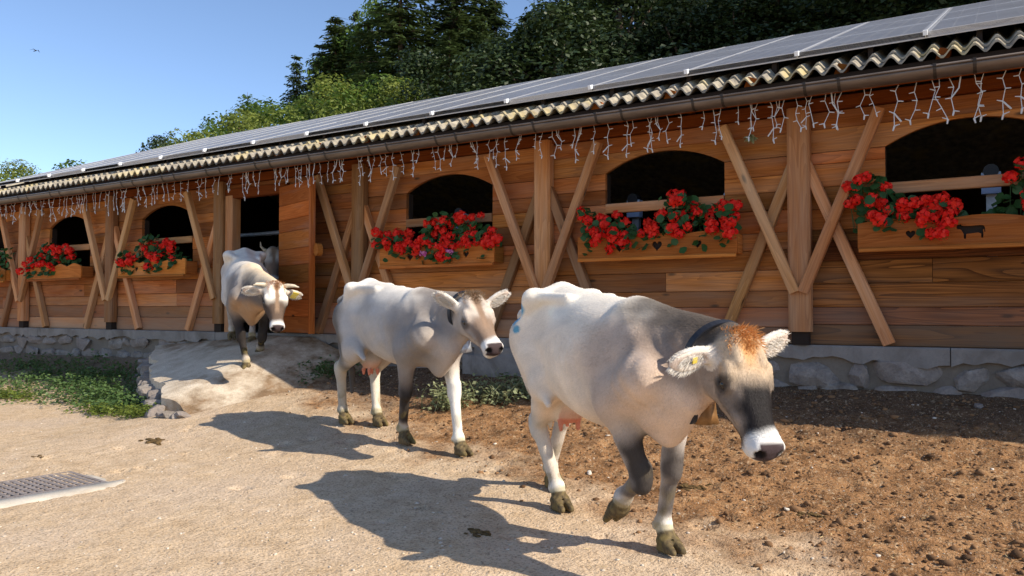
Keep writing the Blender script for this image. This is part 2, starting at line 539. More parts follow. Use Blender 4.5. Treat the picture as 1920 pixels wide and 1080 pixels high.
def gh(x, y): return float(gz(x, y) + gfine(x, y))

# ------------------------------------------------------------------ barn
SILL = .98
POSTS = [1.17 - 2.7 * k for k in range(-1, 8)]          # 3.87 ... -17.73
XR, XL = 6.0, -16.6
barn = empty('barn', (-5.3, 12.2, .5), 'long wooden cattle barn with solar roof, arched windows and a stone base', 'barn')

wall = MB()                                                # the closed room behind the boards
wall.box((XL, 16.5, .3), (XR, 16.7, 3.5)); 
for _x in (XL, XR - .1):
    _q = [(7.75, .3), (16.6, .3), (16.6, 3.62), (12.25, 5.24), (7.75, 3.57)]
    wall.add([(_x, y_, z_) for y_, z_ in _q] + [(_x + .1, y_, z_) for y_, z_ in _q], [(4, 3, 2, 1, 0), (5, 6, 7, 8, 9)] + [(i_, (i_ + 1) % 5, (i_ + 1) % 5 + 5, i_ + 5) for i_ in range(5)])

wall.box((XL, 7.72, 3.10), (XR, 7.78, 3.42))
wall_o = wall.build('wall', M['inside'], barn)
fl = MB(); fl.box((XL + .1, 7.9, .3), (XR - .1, 16.5, .93)); fl.build('barn_floor', M['concrete'], barn)

def plank(x0, x1, z0, z1, dy=0.0):
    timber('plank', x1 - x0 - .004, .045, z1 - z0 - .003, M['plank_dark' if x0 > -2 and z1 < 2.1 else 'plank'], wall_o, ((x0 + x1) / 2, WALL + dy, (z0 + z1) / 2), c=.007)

def rows_for(seed, lo, hi, avg=.178):
    r = random.Random(seed); z = [lo]
    while hi - z[-1] > avg * 1.45: z.append(z[-1] + avg * r.uniform(.82, 1.2))
    return z + [hi]

HW, ZB, ZS, ZA = .635, 2.03, 2.745, 2.925                # window half-width, bottom, springing, apex
def arch(cx, n=18):
    ri = ZA - ZS; rad = (HW * HW + ri * ri) / (2 * ri); a = math.asin(HW / rad)
    return [(cx + rad * math.sin(-a + 2 * a * k / n), ZA - rad + rad * math.cos(-a + 2 * a * k / n)) for k in range(n + 1)]

def bay(x0, x1, kind, seed):
    r = random.Random(seed)
    cx = (x0 + x1) / 2
    dy = lambda: r.uniform(-.004, .004)
    if kind == 'door':
        for za, zb in zip(*(lambda z: (z[:-1], z[1:]))(rows_for(seed, SILL, 2.95))):
            plank(-8.34, x1, za, zb, dy())
        plank(x0, x1, 2.95, 3.12)
        return
    z = rows_for(seed, SILL, ZB)
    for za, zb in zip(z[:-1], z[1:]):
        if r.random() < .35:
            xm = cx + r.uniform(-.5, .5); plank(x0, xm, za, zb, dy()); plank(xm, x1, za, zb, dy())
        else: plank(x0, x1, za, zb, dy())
    z = rows_for(seed + 50, ZB, ZS)
    for za, zb in zip(z[:-1], z[1:]):
        plank(x0, cx - HW, za, zb, dy()); plank(cx + HW, x1, za, zb, dy())
    zt = 2.955
    ar = arch(0)
    hw2 = (x1 - x0) / 2 - .002
    out = [(-hw2, ZS + .002), (ar[0][0], ZS + .002)] + ar[1:-1] + [(ar[-1][0], ZS + .002), (hw2, ZS + .002), (hw2, zt - .002), (-hw2, zt - .002)]
    me = flat_shape('plank', [out], .045, M['plank'])
    o = ob('plank', me, wall_o, (cx, WALL, 0)); o['label'] = 'board with the curved arch cut over the window'
    plank(x0, x1, zt, 3.12, dy())
    # rail across the opening
    timber('window_rail', 2 * HW - .01, .06, .10, M['timber'], barn, (cx, WALL - .005, 2.37))
    # jamb reveals
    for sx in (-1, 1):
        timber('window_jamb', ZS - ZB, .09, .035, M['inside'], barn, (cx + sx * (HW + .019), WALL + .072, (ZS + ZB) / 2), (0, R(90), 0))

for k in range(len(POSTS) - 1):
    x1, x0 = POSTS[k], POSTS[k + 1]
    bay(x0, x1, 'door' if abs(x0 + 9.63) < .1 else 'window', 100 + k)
bay(XL if False else POSTS[-1] - 0.0, POSTS[-1] + .0001, 'none', 1) if False else None

# posts and crossing braces
def brace(xa, za, xb, zb, y, w=.10, t=.085):
    L = math.hypot(xb - xa, zb - za); a = math.atan2(zb - za, xb - xa)
    timber('brace', L, t, w, M['timber'], barn, ((xa + xb) / 2, y, (za + zb) / 2), (0, -a, 0), c=.008)
for k, X in enumerate(POSTS):
    if X < -16.6 or X > 1.3: continue
    timber('post', 2.06, .13, .20, M['timber'], barn, (X, WALL - .085, 2.13), (0, R(90), 0), c=.022)
    ft = MB(); ft.box((X - .075, WALL - .12, SILL), (X + .075, WALL - .03, 1.10)); ft.build('post_gap_shade', M['inside'], barn)  # dark block standing in for the shade of the recess under the post
    j = random.Random(k)
    yl, yu = WALL - .067, WALL - .152
    for s in (-1, 1):
        if not (s == 1 and abs(X + 9.63) < .1):           # the door takes the room of these on that side
            brace(X + s * .05, 2.64 + j.uniform(-.02, .02), X + s * .735, SILL + .02, yl, .10)
            brace(X + s * .69, 3.06, X + s * .035, 1.46, yu, .095, .08)
# door frame
timber('door_post', 1.97, .16, .16, M['timber'], barn, (-9.44, WALL - .02, 1.965), (0, R(90), 0), c=.012)
timber('door_post', 1.97, .12, .10, M['timber'], barn, (-8.385, WALL + .02, 1.965), (0, R(90), 0), c=.012)
timber('door_head', 1.30, .12, .14, M['fascia'], barn, (-8.92, WALL - .03, 2.98))
# door leaf, swung open against the wall
da = R(-19)
leaf = empty('door', (-8.36, WALL - .11, 1.0), parent=barn, rz=da)
leaf['label'] = 'plank door leaf swung open to the right'
lm = wmat(leaf)
def on_leaf(x, y, z): return lm @ Vector((x, y, z))
zz = rows_for(5, 0.0, 1.98, .2)
for za, zb in zip(zz[:-1], zz[1:]):
    timber('plank', .97, .035, zb - za - .003, M['door'], leaf, on_leaf(.49, 0, (za + zb) / 2), (0, 0, da), c=.006)
timber('edge_strip', 1.99, .075, .045, M['door'], leaf, on_leaf(1.0, 0, .99), (0, R(90), da), c=.006)
for z in (.25, 1.65):
    timber('ledge', .9, .03, .12, M['door'], leaf, on_leaf(.48, .034, z), (0, 0, da))
hb = MB()
cirn = 14
for k, y in enumerate((0.0, .07)):
    hb.v += [(.062 * math.cos(2 * math.pi * i / cirn), y, .085 * math.sin(2 * math.pi * i / cirn) * (1 if math.sin(2 * math.pi * i / cirn) > 0 else .9)) for i in range(cirn)]
hb.f = [tuple(range(cirn)), tuple(range(2 * cirn - 1, cirn - 1, -1))] + [(i + cirn, (i + 1) % cirn + cirn, (i + 1) % cirn, i) for i in range(cirn)]
hb.m = [0] * len(hb.f)
hb.build('latch_block', M['box'], leaf, loc=on_leaf(1.085, .01, 1.06), rot=(0, 0, da))

# sill, foundation and its stones
fnd = MB(); fnd.box((XL, WALL - .055, .2), (XR, 7.9, .962))
fnd_o = fnd.build('foundation', M['mortar'], barn)
r = random.Random(3)
x = XL
while x < XR:                                              # cast sill with worn pieces
    L = r.uniform(1.8, 3.1); x2 = min(x + L, XR)
    if not (x < -8.4 and x2 > -9.4) or True:
        n = 26; v = []; f = []
        for i in range(n + 1):
            xx = x + .004 + (x2 - x - .008) * i / n
            lo = SILL - .125 + r.uniform(-.04, .02) + .02 * math.sin(xx * 3.1)
            fy = WALL - .112 + r.uniform(-.008, .008) + (.02 if r.random() < .12 else 0)
            v += [(xx, WALL - .03, SILL), (xx, fy + .012, SILL), (xx, fy, SILL - .014), (xx, fy + r.uniform(0, .012), lo), (xx, WALL - .03, lo)]
        for i in range(n):
            for k in range(5):
                f.append((i * 5 + k, i * 5 + (k + 1) % 5, (i + 1) * 5 + (k + 1) % 5, (i + 1) * 5 + k))
        f += [(4, 3, 2, 1, 0), tuple(n * 5 + k for k in range(5))]
        ob('sill', mesh('sill', v, f, M['concrete']), barn)
    x = x2

def rock_mesh(seed, sx, sy, sz, sub=2, rough=.22, mat=None):
    bm = bmesh.new(); bmesh.ops.create_icosphere(bm, subdivisions=sub, radius=1)
    r = np.random.RandomState(seed)
    planes = [(lambda a: (a / np.linalg.norm(a), r.uniform(.60, .95)))(r.normal(size=3)) for _ in range(14)]
    for v in bm.verts:
        p = np.array(v.co)
        p = np.sign(p) * np.abs(p) ** .55
        for n, d in planes:
            e = p @ n - d
            if e > 0: p = p - n * e * .9
        p = p * (1 + rough * .25 * np.array(vnoise(p[0] * 1.3, p[1] * 1.3, p[2] * 1.3, seed)))
        v.co = p * (sx, sy, sz)
    me = bpy.data.meshes.new('stone'); bm.to_mesh(me); bm.free()
    me.materials.append(mat or M['stone'])
    return me
ROCKS = [rock_mesh(i, 1, 1, 1) for i in range(10)]
def stones(x0, x1, ztop, yf, parent, seed, rows=2):
    r = random.Random(seed)
    for row in range(rows):
        x = x0 + r.uniform(-.1, 0)
        while x < x1:
            L = r.uniform(.18, .62); H = r.uniform(.16, .25)
            zc = ztop - .02 - row * .20 - H * .5 + r.uniform(-.03, .02)
            if gh(x + L / 2, 7.55) < zc + H * .5 and r.random() < .93:
                ob('stone', ROCKS[r.randrange(10)], parent, (x + L / 2, yf + r.uniform(-.012, .02), zc), (r.uniform(-.12, .12), r.uniform(-.1, .1) + r.choice((0, math.pi)), r.uniform(-.15, .15) + r.choice((0, math.pi))), (L * .55, .085, H * .56))
            x += L * r.uniform(.93, 1.05)
stones(-15.8, .6, SILL - .105, WALL - .040, fnd_o, 8, 2)

# ------------------------------------------------------------------ roof
PITCH = R(20.4); TP = math.tan(PITCH); CP, SP = math.cos(PITCH), math.sin(PITCH)
EY, EZ = 7.00, 3.315
RIDGE = 12.25
def roofz(y): return EZ + (y - EY) * TP
WL = .147
roof_v, roof_f = [], []
NX = int((XR + .4 - (XL - .5)) / WL * 8)
ys = [EY, EY + .35, EY + 1.2, RIDGE]
th = .009
for y in ys:
    for i in range(NX + 1):
        X = XL - .5 + i * WL / 8
        z = roofz(y) + .034 * math.sin(2 * math.pi * X / WL)
        roof_v += [(X, y, z + th), (X, y, z - th)]
st = 2 * (NX + 1)
for a in range(len(ys) - 1):
    for i in range(NX):
        p = a * st + 2 * i; q2 = p + st
        roof_f += [(p, p + 2, q2 + 2, q2), (p + 1, q2 + 1, q2 + 3, p + 3)]
for i in range(NX):
    p = 2 * i; roof_f.append((p, p + 1, p + 3, p + 2))
roof = ob('roof', mesh('roof', roof_v, roof_f, M['eternit'], False), barn)
# second course of sheets, its edge stepped up the slope
v2, f2 = [], []
for y in (EY + .17, EY + 1.5):
    for i in range(NX + 1):
        X = XL - .5 + i * WL / 8
        z = roofz(y) + .034 * math.sin(2 * math.pi * X / WL) + .024
        v2 += [(X, y, z + th), (X, y, z - th)]
for i in range(NX):
    p = 2 * i; f2 += [(p, p + 2, st + p + 2, st + p), (p, p + 1, p + 3, p + 2)]
ob('roof_sheet', mesh('roof_sheet', v2, f2, M['eternit']), roof)
bk = MB()                                                  # the far slope and the lining under the sheets
bk.add([(XL - .5, RIDGE, roofz(RIDGE)), (XR + .4, RIDGE, roofz(RIDGE)), (XR + .4, 17.4, 3.35), (XL - .5, 17.4, 3.35)], [(0, 1, 2, 3)])
bk.add([(XL - .5, RIDGE, roofz(RIDGE) - .1), (XR + .4, RIDGE, roofz(RIDGE) - .1), (XR + .4, 17.4, 3.25), (XL - .5, 17.4, 3.25)], [(3, 2, 1, 0)])
bk.build('roof_back', M['eternit'], barn)
ln_ = MB(); y0, y1 = EY + .06, RIDGE
ln_.add([(XL - .45, y0, roofz(y0) - .05), (XR + .35, y0, roofz(y0) - .05), (XR + .35, y1, roofz(y1) - .05), (XL - .45, y1, roofz(y1) - .05),
         (XL - .45, y0, roofz(y0) - .09), (XR + .35, y0, roofz(y0) - .09), (XR + .35, y1, roofz(y1) - .09), (XL - .45, y1, roofz(y1) - .09)],
        [(0, 1, 2, 3), (7, 6, 5, 4), (0, 4, 5, 1)])
ln_.build('roof_lining', M['inside'], barn)
for (za, zb, yy) in ((3.125, 3.24, WALL - .03),):
    timber('eave_beam', XR - XL, .09, zb - za, M['fascia'], barn, ((XR + XL) / 2, yy, (za + zb) / 2))
timber('fascia_board', XR - XL + .8, .03, .13, M['fascia'], barn, ((XR + XL) / 2, EY + .085, 3.20))
for k in range(30):                                        # rafter tails under the eave
    X = XL + .4 + k * .9 * .84
    if X < 1: timber('rafter_tail', .70, .09, .10, M['fascia'], barn, (X, EY + .42, roofz(EY + .42) - .15), (PITCH, 0, R(90)))

# gutter with brackets
GYc, GZc, GR = EY - .005, 3.198, .078
g = MB(); n = 10
def gprof(rr): return [(GYc - rr * math.cos(math.pi * k / n), GZc - rr * math.sin(math.pi * k / n)) for k in range(n + 1)]
pr = gprof(GR) + gprof(GR - .006)[::-1]
L0, L1 = XL - .6, XR + .5
seg = [L0 + (L1 - L0) * i / 40 for i in range(41)]
v = [(X, y, z) for X in seg for y, z in pr]; m_ = len(pr)
f = [(i * m_ + k, (i + 1) * m_ + k, (i + 1) * m_ + (k + 1) % m_, i * m_ + (k + 1) % m_) for i in range(40) for k in range(m_)]
gut = ob('gutter', mesh('gutter', v, f, M['gutter'], True), barn)
rim = MB(); rim.tube([(L0, GYc - GR, GZc + .004), (L1, GYc - GR, GZc + .004)], .011, 8)
rim.build('rim', M['gutter'], gut, True)
bmh = MB(); w_ = .012
pr2 = gprof(GR + .004)
bmh.add([(s * w_, y - GYc, z - GZc) for s in (-1, 1) for y, z in pr2], [(k, k + 1, n + 2 + k, n + 1 + k) for k in range(n)])
bmh.box((-w_, -GR - .012, -.005), (w_, -GR + .02, .02)); bmh.box((-w_, GR - .02, -.005), (w_, GR + .012, .05))
bme = bmh.mesh('bracket', M['black'] if False else plain('dark_strap', (.05, .038, .03), .5, .4, .4))
X = -15.9; kk = 0
while X < .7:
    ob('bracket', bme, gut, (X, GYc, GZc)); X += .70 if kk % 2 else .27
    kk += 1

# solar panels, three rows up the slope
pv, pf, pm_ = [], [], []
pb = MB()
PW, PL, PT = 1.0, 1.65, .042
g_ = .008
pb.box((g_, 0.004, 0), (PW - g_, PL - .004, PT - .004), 0)
for (a, b, c, d) in ((g_, 0.004, PW - g_, .028), (g_, PL - .028, PW - g_, PL - .004), (g_, .028, g_ + .022, PL - .028), (PW - g_ - .022, .028, PW - g_, PL - .028)):
    pb.box((a, b, -.002), (c, d, PT), 1 if (d - b) < .1 else 2)
for i in range(1, 6):                                      # light cell gaps
    xx = .03 + (PW - .06) * i / 6
    pb.box((xx - .0025, .03, PT - .003), (xx + .0025, PL - .03, PT - .0022), 2)
for i in range(1, 10):
    yy = .03 + (PL - .06) * i / 10
    pb.box((.03, yy - .0025, PT - .003), (PW - .03, yy + .0025, PT - .0024), 2)
pme = pb.mesh('solar_panel', [M['panelglass'], M['alu'], M['panelgap']])
PY0 = 7.235
lift = .135
prow = random.Random(2)
x = -15.56
while x < 3:
    for row in range(3):
        y = PY0 + row * (PL + .012) * CP
        ob('solar_panel', pme, roof, (x, y, roofz(y) + lift), (PITCH + prow.uniform(-.0015, .0015), 0, 0))
    x += 1.007
# mounting clamps: pale rails between the columns with end brackets
rb = MB(); rb.box((-.0045, 0, .0), (.0045, 3 * PL + .05, PT + .003)); rme = rb.mesh('panel_rail', M['alu'])
eb = MB(); eb.box((-.016, -.03, .012), (.016, .03, PT + .010)); eme = eb.mesh('rail_end', plain('white_cap', (.85, .86, .88), .4, .5))
x = -15.56
while x < 3.1:
    y = PY0 - .02
    ro = ob('panel_rail', rme, roof, (x - .0035, y, roofz(y) + lift), (PITCH, 0, 0))
    ob('rail_end', eme, roof, (x - .0035, y, roofz(y) + lift + .002), (PITCH, 0, 0))
    x += 1.007
sk = MB(); y = PY0 - .004                                   # metal skirt under the lowest row
sk.box((-15.56, 0, -.012), (3.0, .03, -.003)); sk.build('panel_skirt', M['alu'], roof, loc=(0, y, roofz(y) + lift), rot=(PITCH, 0, 0))
for k in range(24):
    ft = MB(); X = -15.3 + k * .8; ft.box((X, PY0 + .05, roofz(PY0 + .05) + .02), (X + .04, PY0 + .12, roofz(PY0 + .05) + lift)); ft.build('panel_foot', M['inside'], roof)

# ------------------------------------------------------------------ inside the barn
rail = empty('stall_rail', (-5, 8.25, .93), 'grey steel pipe rail running along inside the barn windows', 'rail')
tb = MB(); tb.tube([(-16, 8.25, 2.46), (4, 8.25, 2.46)], .032, 10); tb.build('pipe', M['steel'], rail, True)
cl = MB(); cl.box((-.075, -.05, -.17), (.075, .05, .02), 0); cl.tube([(0, -.07, .03), (0, .07, .03)], .062, 10, 1)
cme = cl.mesh('clamp', [M['zincblue'], M['black']])
for X in (-.02, -2.33, -3.42, -5.78, -10.35, -13.3, -15.8):
    ob('clamp', cme, rail, (X, 8.2, 2.50))
    st_ = MB(); st_.box((X - .04, 8.22, .93), (X + .04, 8.28, 2.44)); st_.build('stanchion', M['steel'], rail)
hoop = empty('stall_divider', (-9.6, 9.6, .93), 'bent grey pipe divider inside the open barn doorway', 'pipe')
hp = MB(); hp.tube([(-10.25, 9.6, .93), (-10.25, 9.6, 1.9), (-10.2, 9.6, 2.1), (-10.05, 9.6, 2.22), (-9.85, 9.6, 2.27), (-8.2, 9.6, 2.30)], .04, 10)
hp.build('pipe', M['steel'], hoop, True)
# ------------------------------------------------------------------ ramp in front of the door
RA, RB_, RC, RD = V_ = [np.array(q, float) for q in ((-11.1, 7.53), (-7.60, 5.40), (-6.2, 5.6), (-6.5, 7.53))]
def ramp_grid(ns=46, nt=60):
    s, t = np.meshgrid(np.linspace(0, 1, ns), np.linspace(0, 1, nt), indexing='ij')
    top = RA + (RD - RA) * t[..., None]; fr_ = RB_ + (RC - RB_) * t[..., None]
    xy = top + (fr_ - top) * s[..., None]
    bulge = (.10 * np.sin(np.pi * s) + .05 * vnoise(s * 5, s * 0, 0, 6) + .03 * vnoise(s * 17, s * 0, 0, 7)) * (1 - t) ** 3
    xy[..., 0] -= bulge * .6; xy[..., 1] -= bulge * .9
    X_, Y_ = xy[..., 0], xy[..., 1]
    g = gz(X_, Y_)
    z1 = .745 + .08 * (X_ + 11.1) + .335 * (Y_ - 7.53); z2 = .955 - .36 * (X_ + 7.65) + .335 * (Y_ - 7.6)
    k_ = .10; h_ = np.clip(.5 + .5 * (z2 - z1) / k_, 0, 1); z = z2 * (1 - h_) + z1 * h_ - k_ * h_ * (1 - h_)
    z = np.minimum(z, .95)
    z = z + vnoise(X_ * .6, Y_ * .6, 0, 9) * .004
    return xy, z
xy, z = ramp_grid(); ns, nt = z.shape
rv = np.concatenate([np.concatenate([xy, z[..., None]], -1).reshape(-1, 3)])
rf = [(i * nt + j, (i + 1) * nt + j, (i + 1) * nt + j + 1, i * nt + j + 1) for i in range(ns - 1) for j in range(nt - 1)]
edge = [i * nt for i in range(ns)] + [(ns - 1) * nt + j for j in range(1, nt)]
b0 = len(rv); ne = len(edge); hi_ = rv[edge].copy(); low = hi_.copy(); low[:, 2] -= .45
rv = np.concatenate([rv, hi_, low])
rf += [(b0 + k, b0 + ne + k, b0 + ne + k + 1, b0 + k + 1) for k in range(ne - 1)]
ramp = ob('ramp', mesh('ramp', rv, [tuple(q[::-1]) for q in rf], M['rampcon'], True)); tag(ramp, kind='structure')
r = random.Random(12)
for row in range(3):
    d = r.uniform(0, .1); L = np.linalg.norm(RB_ - RA)
    while d < L * .97:
        w = r.uniform(.18, .42); t_ = min(1, (d + w / 2) / L)
        i = min(ns - 1, int(t_ * (ns - 1)))
        p = xy[i, 0]; zt = z[i, 0]
        h = r.uniform(.13, .2); zc = zt - .085 - row * .15 - h * .4
        if zc > gh(p[0] - .1, p[1] - .1) - .05:
            ob('stone', ROCKS[r.randrange(10)], ramp, (p[0] - .03 + r.uniform(-.02, .02), p[1] - .04 + r.uniform(-.02, .02), zc), (r.uniform(-.15, .15), r.uniform(-.15, .15), math.atan2(RB_[1] - RA[1], RB_[0] - RA[0]) + r.uniform(-.2, .2)), (w * .56, .12, h * .56))
        d += w * 1.0
for k in range(4):
    t_ = k / 6; q = RB_ + (RC - RB_) * t_ * .35
    ob('stone', ROCKS[k], ramp, (q[0] - .05, q[1] - .05, gh(q[0], q[1]) + .0), (.2 * k, .1, k), (.13 - .008 * k, .09, .055))
# ------------------------------------------------------------------ trees
def quads(cen, nrm, tang, w, l):
    """leaf quads: centres, normals, tangents (N,3); slightly folded diamonds"""
    b = np.cross(nrm, tang)
    b /= np.linalg.norm(b, axis=1, keepdims=True) + 1e-9
    a = cen - tang * l[:, None] * .5; c = cen + tang * l[:, None] * .5
    p = cen + b * w[:, None] * .5 + nrm * (w * .12)[:, None]; q = cen - b * w[:, None] * .5 + nrm * (w * .12)[:, None]
    v = np.stack([a, p, c, q], 1).reshape(-1, 3)
    f = np.arange(len(v)).reshape(-1, 4)
    return v, f

def unit(a): return a / (np.linalg.norm(a, axis=1, keepdims=True) + 1e-9)

def broad_proto(name, seed, mat, nb=95, per=95, rad=2.7, low=2.0, leaf=.19, sparse=1.0, up=1.0):
    r = np.random.RandomState(seed)
    tr = MB()
    lean = r.normal(size=2) * .25
    spine = [(lean[0] * t * t, lean[1] * t * t, 10 * .92 * t) for t in np.linspace(0, 1, 9)]
    tr.tube(spine, [.17 * (1 - .9 * t) + .01 for t in np.linspace(0, 1, 9)], 8)
    blobs = []
    for i in range(nb):
        h = r.beta(1.5, 1.25)
        z = low + (9.6 - low) * h
        prof = math.sin(math.pi * min(1, (h * .86 + .14))) ** .7 * (1 + .25 * math.sin(7 * h + seed))
        a = r.uniform(0, 2 * math.pi); rr = rad * prof * math.sqrt(r.uniform(.12, 1)) * (1 + .22 * math.sin(3 * a + seed))
        blobs.append((rr * math.cos(a) + lean[0] * h, rr * math.sin(a) + lean[1] * h, z, r.uniform(.38, .72)))
    order = r.permutation(nb)[:22]
    for i in order:
        x, y, z, s_ = blobs[i]
        zb = max(1.2, z - r.uniform(1.0, 2.6)); t = zb / 9.2
        p0 = Vector((lean[0] * t * t, lean[1] * t * t, zb))
        p2 = Vector((x, y, z)); p1 = (p0 + p2) / 2 + Vector((0, 0, -.15))
        tr.tube([p0, p1, p2], [.065 * (1 - .6 * t), .04, .012], 5)
    C, Nn, T, Wd, L = [], [], [], [], []
    for x, y, z, s_ in blobs:
        n = int(per * s_ / .55 * sparse)
        d = unit(r.normal(size=(n, 3))); rr = s_ * r.uniform(.35, 1, n) ** .5
        c = np.array([x, y, z]) + d * rr[:, None] * np.array([1.1, 1.1, .8])
        C.append(c); Nn.append(unit(d + r.normal(size=(n, 3)) * .6 + np.array([0, 0, .5])))
        L.append(leaf * r.uniform(.6, 1.35, n)); Wd.append(leaf * r.uniform(.4, .8, n))
    C = np.concatenate(C); Nn = np.concatenate(Nn); L = np.concatenate(L); Wd = np.concatenate(Wd)
    t = unit(np.cross(Nn, r.normal(size=Nn.shape)))
    v, f = quads(C, Nn, t, Wd, L)
    return tr.mesh(name + '_trunk', M['bark'], True), mesh(name + '_crown', v, f, mat)

def spruce_proto(name, seed, mat, rad=1.7, low=.8, droop=.35, whorls=56, gap=0.0):
    r = np.random.RandomState(seed)
    tr = MB()
    tr.tube([(0, 0, 9.85 * t) for t in np.linspace(0, 1, 7)], [.15 * (1 - t) + .006 for t in np.linspace(0, 1, 7)], 8)
    C, Nn, T, Wd, L = [], [], [], [], []
    for k in range(whorls):
        h = (k + r.uniform(-.3, .3)) / whorls
        z = low + (9.93 - low) * h
        R0 = rad * (1 - h) ** .8 * r.uniform(.72, 1.15) + .10
        nbr = r.randint(5, 9)
        a0 = r.uniform(0, 6.28)
        for b in range(nbr):
            if r.uniform() < gap: continue
            a = a0 + 2 * math.pi * b / nbr + r.uniform(-.35, .35); L_ = R0 * r.uniform(.65, 1.2)
            d = np.array([math.cos(a), math.sin(a), 0])
            n = max(5, int(L_ * 22))
            t = np.linspace(.12, 1, n)
            up = .25 * (h - .2)
            pts = d * (t * L_)[:, None] + np.array([0, 0, 1.0]) * (z + L_ * (up * t - droop * t * t + .22 * t ** 4))[:, None]
            if b % 3 == 0 and L_ > .5: tr.tube([pts[0] * (.0, .0, 1), pts[n // 2], pts[-1]], [.02, .014, .005], 4, cap=False)
            side = np.array([-d[1], d[0], 0])
            for s in (-1, 0, 1):
                w = (1 - t * .75) * L_ * .30 + .05
                c = pts + side * (s * w * .6)[:, None] + r.normal(size=pts.shape) * .03
                c[:, 2] -= abs(s) * w * .25
                tg = unit(d * .8 + side * s * .9 + np.array([0, 0, -.35]) + r.normal(size=pts.shape) * .22)
                C.append(c); T.append(tg); Nn.append(unit(np.array([0, 0, 1.0]) + r.normal(size=pts.shape) * .45))
                L.append((.13 + w * .5) * r.uniform(.7, 1.2, n)); Wd.append(r.uniform(.035, .075, n))
    C = np.concatenate(C); Nn = np.concatenate(Nn); T = np.concatenate(T); L = np.concatenate(L); Wd = np.concatenate(Wd)
    v, f = quads(C, Nn, T, Wd, L)
    return tr.mesh(name + '_trunk', M['bark'], True), mesh(name + '_crown', v, f, mat)

PROTO = {
    'ash': broad_proto('ash', 1, M['leaf'], 110, 120, 2.7, 2.0, .15), 'maple': broad_proto('maple', 2, M['leaf'], 115, 120, 3.0, 1.2, .14),
    'hazel': broad_proto('hazel', 3, M['leafyel'], 115, 110, 3.3, .6, .14), 'sparse': broad_proto('sparse', 4, M['leaf'], 60, 48, 2.5, 2.2, .2),
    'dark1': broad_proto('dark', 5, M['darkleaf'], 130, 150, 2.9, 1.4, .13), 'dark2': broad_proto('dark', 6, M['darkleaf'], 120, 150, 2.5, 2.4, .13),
    'pine': spruce_proto('pine', 12, M['leaf'], 2.2, 3.0, -.1, 26, .25),
    'spruce1': spruce_proto('spruce', 7, M['needle']), 'spruce2': spruce_proto('spruce', 8, M['needle'], 1.9, 1.2, .5, 42, .08),
    'spruce3': spruce_proto('spruce', 9, M['needle'], 1.5, .6, .2, 50, .22),
}
def tree(kind, x, y, dep, width, label, group=None, name=None, top=None, fixed=None):
    tr, cr = PROTO[kind]
    if fixed: X, Y, zt = fixed
    else: p = at(x, y, dep); X, Y, zt = p
    zb = gh(X, Y) - .1
    h = max(3.0, (zt - zb)) / 9.9
    rz = (X * 7.3 + Y * 3.1) % 6.28
    nm = name or ('spruce_tree' if 'spruce' in kind else 'broadleaf_tree')
    e = empty(nm, (X, Y, zb), label, 'tree', group)
    w = width if width else h
    for n_, me in (('trunk', tr), ('crown', cr)):
        o = bpy.data.objects.new(n_, me); COL.objects.link(o)
        o.parent = e; o.scale = (w, w, h); o.rotation_euler = (0, 0, rz)
    return e

# far left, over the low end of the roof
tree('hazel', 6, 300, 46, 1.35, 'small yellowish green tree at the far left above the roof end')
tree('sparse', 140, 284, 42, 1.1, 'sparse leafy tree above the roof, second from the left')
tree('spruce3', 268, 264, 50, .5, 'thin bare-looking treetop left of the small dark treetop')
tree('dark2', 318, 248, 50, 1.15, 'small dark treetop above the left part of the roof')
# lit wood edge
tree('maple', 412, 228, 38, 1.15, 'bright green bushy tree at the left foot of the wood')
tree('pine', 464, 170, 44, 1.2, 'pale pine top rising over the left foot of the wood', name='pine_tree')
tree('hazel', 462, 204, 37, 1.3, 'round green tree below the pale pine top')
tree('ash', 520, 188, 40, 1.5, 'green tree left of the pointed dark spruce')
tree('spruce1', 556, 104, 45, 1.5, 'pointed dark spruce standing clear of the wood edge')
tree('spruce2', 590, 128, 43, 1.8, 'ragged spruce right of the pointed dark spruce')
tree('maple', 590, 172, 38, 1.4, 'green tree right of the pointed dark spruce')
tree('spruce1', 630, 34, 42, 2.5, 'tall sunlit spruce forming the step of the wood edge')
tree('spruce2', 606, 80, 43, 2.0, 'dark ragged spruce left of the tall sunlit spruce')
tree('spruce1', 648, 50, 45, 2.2, 'spruce close behind the tall sunlit spruce on its right')
tree('spruce3', 667, 18, 44, 1.5, 'slim spruce with a thin bare tip against the sky')
tree('spruce2', 690, 40, 41, 2.2, 'dark broad spruce between the slim spruce and the giant spruce')
tree('spruce2', 752, -110, 38, 2.6, 'giant spruce with visible trunk at the top of the picture')
tree('ash', 712, -2, 43, 1.4, 'tall green tree just left of the giant spruce trunk')
tree('spruce1', 850, -130, 39, 2.9, 'shaggy spruce right of the giant spruce')
tree('hazel', 650, 150, 34, 1.3, 'bright green bush at the left of the bush row behind the roof', name='bush')
tree('maple', 705, 134, 33, 1.4, 'bright green bush in the middle of the bush row behind the roof', name='bush')
tree('hazel', 765, 156, 32, 1.1, 'yellow green bush at the right of the bush row behind the roof', name='bush')
tree('hazel', 808, 170, 31, .6, 'lowest yellow green bush touching the roof beside the dark wood', name='bush')
tree('dark1', 800, 84, 34, 1.4, 'deep green tree directly behind the yellow green bushes')
tree('spruce2', 905, -40, 40, 2.3, 'tall spruce next to the small gap of sky at the top')
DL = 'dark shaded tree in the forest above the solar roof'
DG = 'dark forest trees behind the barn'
dk = random.Random(21)
